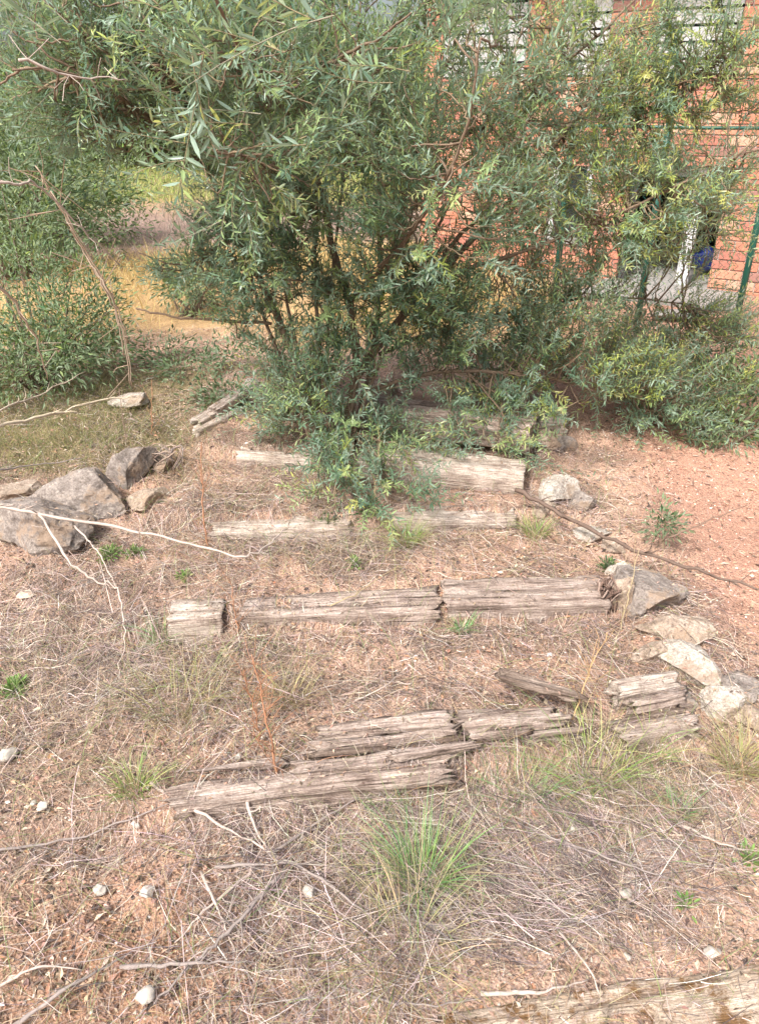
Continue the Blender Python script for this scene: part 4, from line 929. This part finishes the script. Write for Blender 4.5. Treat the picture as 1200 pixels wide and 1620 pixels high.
# gravel
g = G(); B = scatter(42000, lambda px, py, x, y: np.clip(.35+.5*on_path(x, y)+.5*bl(px, py, 160, 1380, 200, 160)+.4*bl(px, py, 640, 1050, 300, 50), 0, 1)); n = len(B)
r_ = rng.uniform(.0015, .0055, n)*np.where(rng.uniform(0, 1, n) < .03, 1.9, 1)
T = np.array([(1, 0, 0), (-1, 0, 0), (0, 1, 0), (0, -1, 0), (0, 0, 1), (0, 0, -.5)], float); jit_ = rng.uniform(.6, 1.3, (n, 6, 1))
a = rng.uniform(0, 6.28, n); ca, sa = np.cos(a), np.sin(a); Rm = np.stack([np.stack([ca, -sa, 0*a], -1), np.stack([sa, ca, 0*a], -1), np.stack([0*a, 0*a, 1+0*a], -1)], 1)
V = B[:, None]+np.einsum('nij,kj->nki', Rm, T*np.array([1.2, .9, .8]))*r_[:, None, None]*jit_+np.array([0, 0, .3])*r_[:, None, None]
tr = np.array([(0, 2, 4), (2, 1, 4), (1, 3, 4), (3, 0, 4)]); g.add(V.reshape(-1, 3), [(np.arange(n)[:, None, None]*6+tr[None]).reshape(-1, 3)], np.repeat(pal(n, [(.46, .28, .2), (.56, .40, .31), (.34, .2, .14), (.72, .62, .54)], (4, 4, 3, 1.2)), 6, 0))
tag(g.build('gravel', M['litter'], smooth=False), 'fine reddish gravel grains on the soil', 'gravel', kind='stuff')
# wispy standing dry grass
def dryg(px, py):
    return .6*bl(px, py, 300, 1110, 120, 60)+.35*bl(px, py, 400, 780, 160, 60)+.5*bl(px, py, 420, 870, 200, 40)+.3*bl(px, py, 1080, 1240, 120, 60)+.4*bl(px, py, 900, 1250, 150, 60)+.5*bl(px, py, 630, 1400, 110, 120)+.4*bl(px, py, 250, 700, 90, 50)+.15*bl(px, py, 900, 1050, 160, 60)+.3*bl(px, py, 1160, 1200, 60, 60)+.3*bl(px, py, 100, 1200, 120, 80)+.35*bl(px, py, 420, 1060, 120, 60)+.3*bl(px, py, 780, 1200, 160, 40)+.3*bl(px, py, 520, 1260, 160, 30)+.3*bl(px, py, 700, 860, 200, 30)+.3*bl(px, py, 80, 1050, 120, 60)+.25*bl(px, py, 1000, 1330, 200, 60)+.07*(vn(x*4, y*4, seed=90)>0)+.05
g = G(); B = scatter(90000, lambda px, py, x, y: np.clip(dryg(px, py), 0, 1)*(1-on_path(x, y))); n = len(B)
blades(g, B, rng.uniform(0, 6.28, n), rng.uniform(.05, .20, n), rng.uniform(.0008, .0019, n), pal(n, [(.46, .35, .22), (.36, .27, .20), (.34, .31, .15), (.54, .44, .32), (.36, .21, .13), (.2, .15, .12), (.22, .30, .09), (.16, .25, .08)]), rise=rng.uniform(.35, .95, n), lean=rng.uniform(.1, .6, n), bend=rng.uniform(.2, .8, n), K=5)
tag(g.build('dry_grass', M['grass']), 'thin standing dry grass between the timber steps', 'dry grass', kind='stuff')
# golden grass and lawn beyond
g = G(); n = 60000; y = 4.6+26*rng.uniform(0, 1, n)**1.9; x = rng.uniform(-1, .35, n)*(.6+.56*y); z = gz(x, y)
nn_ = vn(x*.35, y*.35, seed=31)*.9+vn(x*1.6, y*1.6, seed=33)*.5; yy = y+nn_
gold = np.array([(.60, .44, .17), (.66, .52, .24), (.48, .34, .14)])[rng.integers(0, 3, n)]; grn = np.array([(.22, .34, .07), (.34, .43, .10), (.48, .44, .15)])[rng.integers(0, 3, n)]; pur = np.array([(.34, .27, .25), (.42, .34, .29), (.28, .21, .2)])[rng.integers(0, 3, n)]
colr = np.where((yy < 9.4)[:, None], gold, np.where((yy < 13.2)[:, None], pur, grn)); keep = (rng.uniform(0, 1, n) < np.where(yy < 9.4, .9*ss(-.3, .3, vn(x*.9, y*.9, seed=77)+.15)*ss(4.8, 5.8, yy), np.where(yy < 13.2, .3, .8)))
B = np.stack([x, y, z], 1)[keep]; colr = colr[keep]; n = len(B); far_ = (B[:, 1] > 9)
blades(g, B, rng.uniform(0, 6.28, n), np.where(far_, rng.uniform(.08, .22, n), rng.uniform(.15, .38, n)), .0022*np.maximum(1, B[:, 1]*.35), colr*(1+rng.normal(0, .15, (n, 1))), rise=rng.uniform(.7, 1.0, n), lean=rng.uniform(0, .4, n), bend=rng.uniform(.1, .5, n), K=3)
tag(g.build('meadow_grass', M['grass']), 'golden and green meadow grass beyond the steps', 'grass', kind='stuff')
# green patch at left behind the rocks
g = G(); B = scatter(60000, lambda px, py, x, y: np.clip(2.5*bl(px, py, 50, 665, 150, 62), 0, 1), x0=-3, y0=2.8, y1=5.6); n = len(B)
blades(g, B, rng.uniform(0, 6.28, n), rng.uniform(.04, .13, n), rng.uniform(.0014, .0026, n), pal(n, [(.12, .16, .045), (.17, .19, .06), (.30, .25, .10), (.07, .09, .03)]), rise=rng.uniform(.5, .95, n), lean=.3, bend=rng.uniform(.2, .7, n), K=3)
tag(g.build('short_grass', M['grass']), 'short olive green grass patch behind the left rocks', 'grass', kind='stuff')
# green tufts: each its own
def tuft(px, py, n, h, spread, cols, label, w_=.0022, lean=.4):
    n = int(n*1.7); cols = list(cols)+[(.42, .33, .2), (.34, .27, .18)]
    p = at(px, py); g = G(); a = rng.uniform(0, 6.28, n); rr_ = spread*np.sqrt(rng.uniform(0, 1, n)); B = np.stack([p[0]+np.cos(a)*rr_, p[1]+np.sin(a)*rr_*.8, 0*a], 1); B[:, 2] = gz(B[:, 0], B[:, 1])-.004
    blades(g, B, a+rng.normal(0, .5, n), h*rng.uniform(.5, 1.15, n), w_*rng.uniform(.6, 1.2, n), pal(n, cols), rise=rng.uniform(.75, 1.05, n), lean=lean*rng.uniform(.1, 1, n), bend=rng.uniform(.1, .8, n), K=6)
    o = g.build('grass_tuft', M['grass'], origin=p); tag(o, label, 'grass tuft', 'green grass tufts')
GR = [(.15, .31, .06), (.24, .42, .09), (.34, .46, .12), (.48, .44, .2)]
GB = [(.11, .30, .10), (.17, .40, .14), (.26, .46, .17)]
tuft(668, 1400, 130, .25, .055, GB+GR[:2], 'upright green grass tuft in the centre foreground in front of the rotten sleeper', lean=.28)
tuft(640, 1500, 70, .2, .10, [(.45, .4, .2), (.5, .38, .22), (.25, .3, .1)], 'yellowing grass tuft below the upright green one', lean=.8)
tuft(935, 1235, 130, .21, .10, GR, 'green grass tuft at the right end of the split sleeper')
tuft(820, 1262, 110, .15, .11, GB, 'low blue green grass tuft left of the taller right hand tuft')
tuft(1030, 1200, 60, .14, .04, GR, 'small bright tuft on the layered rotten sleeper end')
tuft(1170, 1215, 130, .17, .06, [(.4, .38, .15), (.5, .38, .2), (.3, .34, .1)], 'yellow green tuft at the right edge below the white rock')
tuft(730, 1000, 90, .10, .03, GB, 'small blue green tuft against the front of the middle sleeper')
tuft(255, 1018, 80, .12, .03, GB, 'dark green tuft left of the square timber block')
tuft(215, 1250, 90, .12, .05, GR, 'green tuft behind the tip of the rotten sleeper at the left')
tuft(285, 1120, 90, .19, .12, [(.36, .34, .12), (.45, .38, .2), (.26, .3, .1)], 'olive green tuft between the middle step and the rotten sleeper')
tuft(455, 1105, 90, .15, .07, [(.4, .36, .15), (.48, .36, .2)], 'sparse yellowing tuft right of the olive green one')
tuft(600, 1270, 70, .08, .04, GB, 'short green tuft under the front edge of the rotten sleeper')
tuft(640, 860, 160, .14, .06, GR, 'bright green tuft at the foot of the olive tree')
tuft(845, 845, 110, .12, .05, GR, 'yellow green tuft at the right end of the half buried sleeper')
tuft(1070, 1290, 60, .08, .04, GB, 'little green tuft in grey straw below the right rocks')
tuft(725, 640, 60, .2, .08, GR, 'green tuft behind the far brown sleeper')
def weed(px, py, n, r_, label, cols=((.12, .24, .05), (.19, .32, .08), (.28, .38, .12)), ll=.035):
    p = at(px, py); root = empty('weed', p, label, 'weed', 'small bright green weeds'); g = G()
    n *= 2; ll *= .6; cols = [tuple(v*.8 for v in c_) for c_ in cols]
    a = rng.uniform(0, 6.28, n); el = rng.uniform(.1, 1.4, n); d = np.stack([np.cos(a)*np.cos(el), np.sin(a)*np.cos(el), np.sin(el)], 1)
    B = p+d*rng.uniform(.0, 1, (n, 1))*r_*np.array([1, 1, .7]); L_ = ll*rng.uniform(.6, 1.2, n)
    leaves(g, B, d, norm(np.array([0, 0, 1.])+rng.normal(0, .3, (n, 3))), L_, L_*.36, pal(n, cols), curl=.2); g.build('foliage', M['shrub_leaf'], root, smooth=False)
    s_ = G()
    for k in range(5): tube(s_, [p, p+d[k]*r_*.5, p+d[k]*r_], .0012, 4, (.2, .3, .1))
    s_.build('stem', M['bark'], root)
weed(22, 1095, 130, .055, 'bright green leafy weed at the left edge')
weed(172, 880, 90, .055, 'bright green weed below the left rocks')
weed(214, 878, 60, .04, 'small light green weed right of the brighter one below the rocks')
weed(118, 850, 50, .06, 'green weed in the shadow of the pale branch')
weed(292, 915, 30, .035, 'tiny green weed above the square timber block')
weed(560, 895, 50, .04, 'little green weed below the olive tree foot')
weed(1185, 1362, 30, .04, 'small green weed at the right edge of the foreground')
weed(1085, 1435, 26, .025, 'tiny green seedling in the right foreground')
weed(960, 900, 60, .05, 'dark green sprig beside the small pale stone', ((.06, .12, .05), (.10, .17, .07)))
weed(515, 830, 90, .08, 'dark green sprout cluster at the left of the olive foot', ((.06, .14, .06), (.10, .2, .09)), .04)
weed(580, 810, 90, .09, 'dark leafy suckers at the centre of the olive foot', ((.06, .14, .06), (.10, .2, .09)), .04)
# leafy sprig on the fallen branch
b_ = at(1035, 868); shrub('leafy_sprig', 'narrow leaved sprig lying on the fallen brown branch', 'plant', [((b_[0], b_[1], b_[2]+.13), (.10, .06, .04), 1)], 260, .03, DGN, b_, nst=3, clump=.025, stemr=.002, wr=.3)
# curled roots by the dark boulder
g = G(); c0 = at(262, 742)
for _ in range(26):
    a = R.uniform(0, 6.28); r_ = R.uniform(.03, .10); pts = [c0+np.array([math.cos(a+k*.5)*r_, math.sin(a+k*.5)*r_*.6, .02+.09*math.sin(k*.55)+R.uniform(-.01, .01)]) for k in range(6)]
    tube(g, smooth_path(pts, 3), R.uniform(.001, .003), 4, R.choice([GREY, (.5, .38, .3), (.3, .22, .18)]))
tag(g.build('root_tangle', M['twig'], origin=c0), 'tangle of curled dry roots beside the dark boulder', 'roots')
g = G(); c0 = at(962, 972)
for _ in range(22):
    pts = [c0+np.array([R.uniform(-.04, .03), R.uniform(-.01, .10), R.uniform(0, .13)]) for k in range(4)]
    tube(g, smooth_path(pts, 4), R.uniform(.002, .006), 5, R.choice([(.14, .09, .07), (.2, .13, .1), (.3, .22, .18)]))
tag(g.build('root_tangle', M['twig'], origin=c0), 'dark twisted roots in the gap between the middle sleeper end and the blue grey rock', 'roots')
# pale dead leaf
p = at(38, 948); g = G(); leaves(g, [p+np.array([-.03, 0, .012])], [[1, .2, .15]], [[0, -.3, 1]], .075, .05, np.array([(.68, .54, .42)]), curl=.2); tag(g.build('dead_leaf', M['litter'], origin=p), 'large pale dead leaf lying on grey litter at the left', 'leaf')
print('tris', sum(len(o.data.polygons) for o in bpy.data.objects if o.type == 'MESH'), 'objs', len(bpy.data.objects))
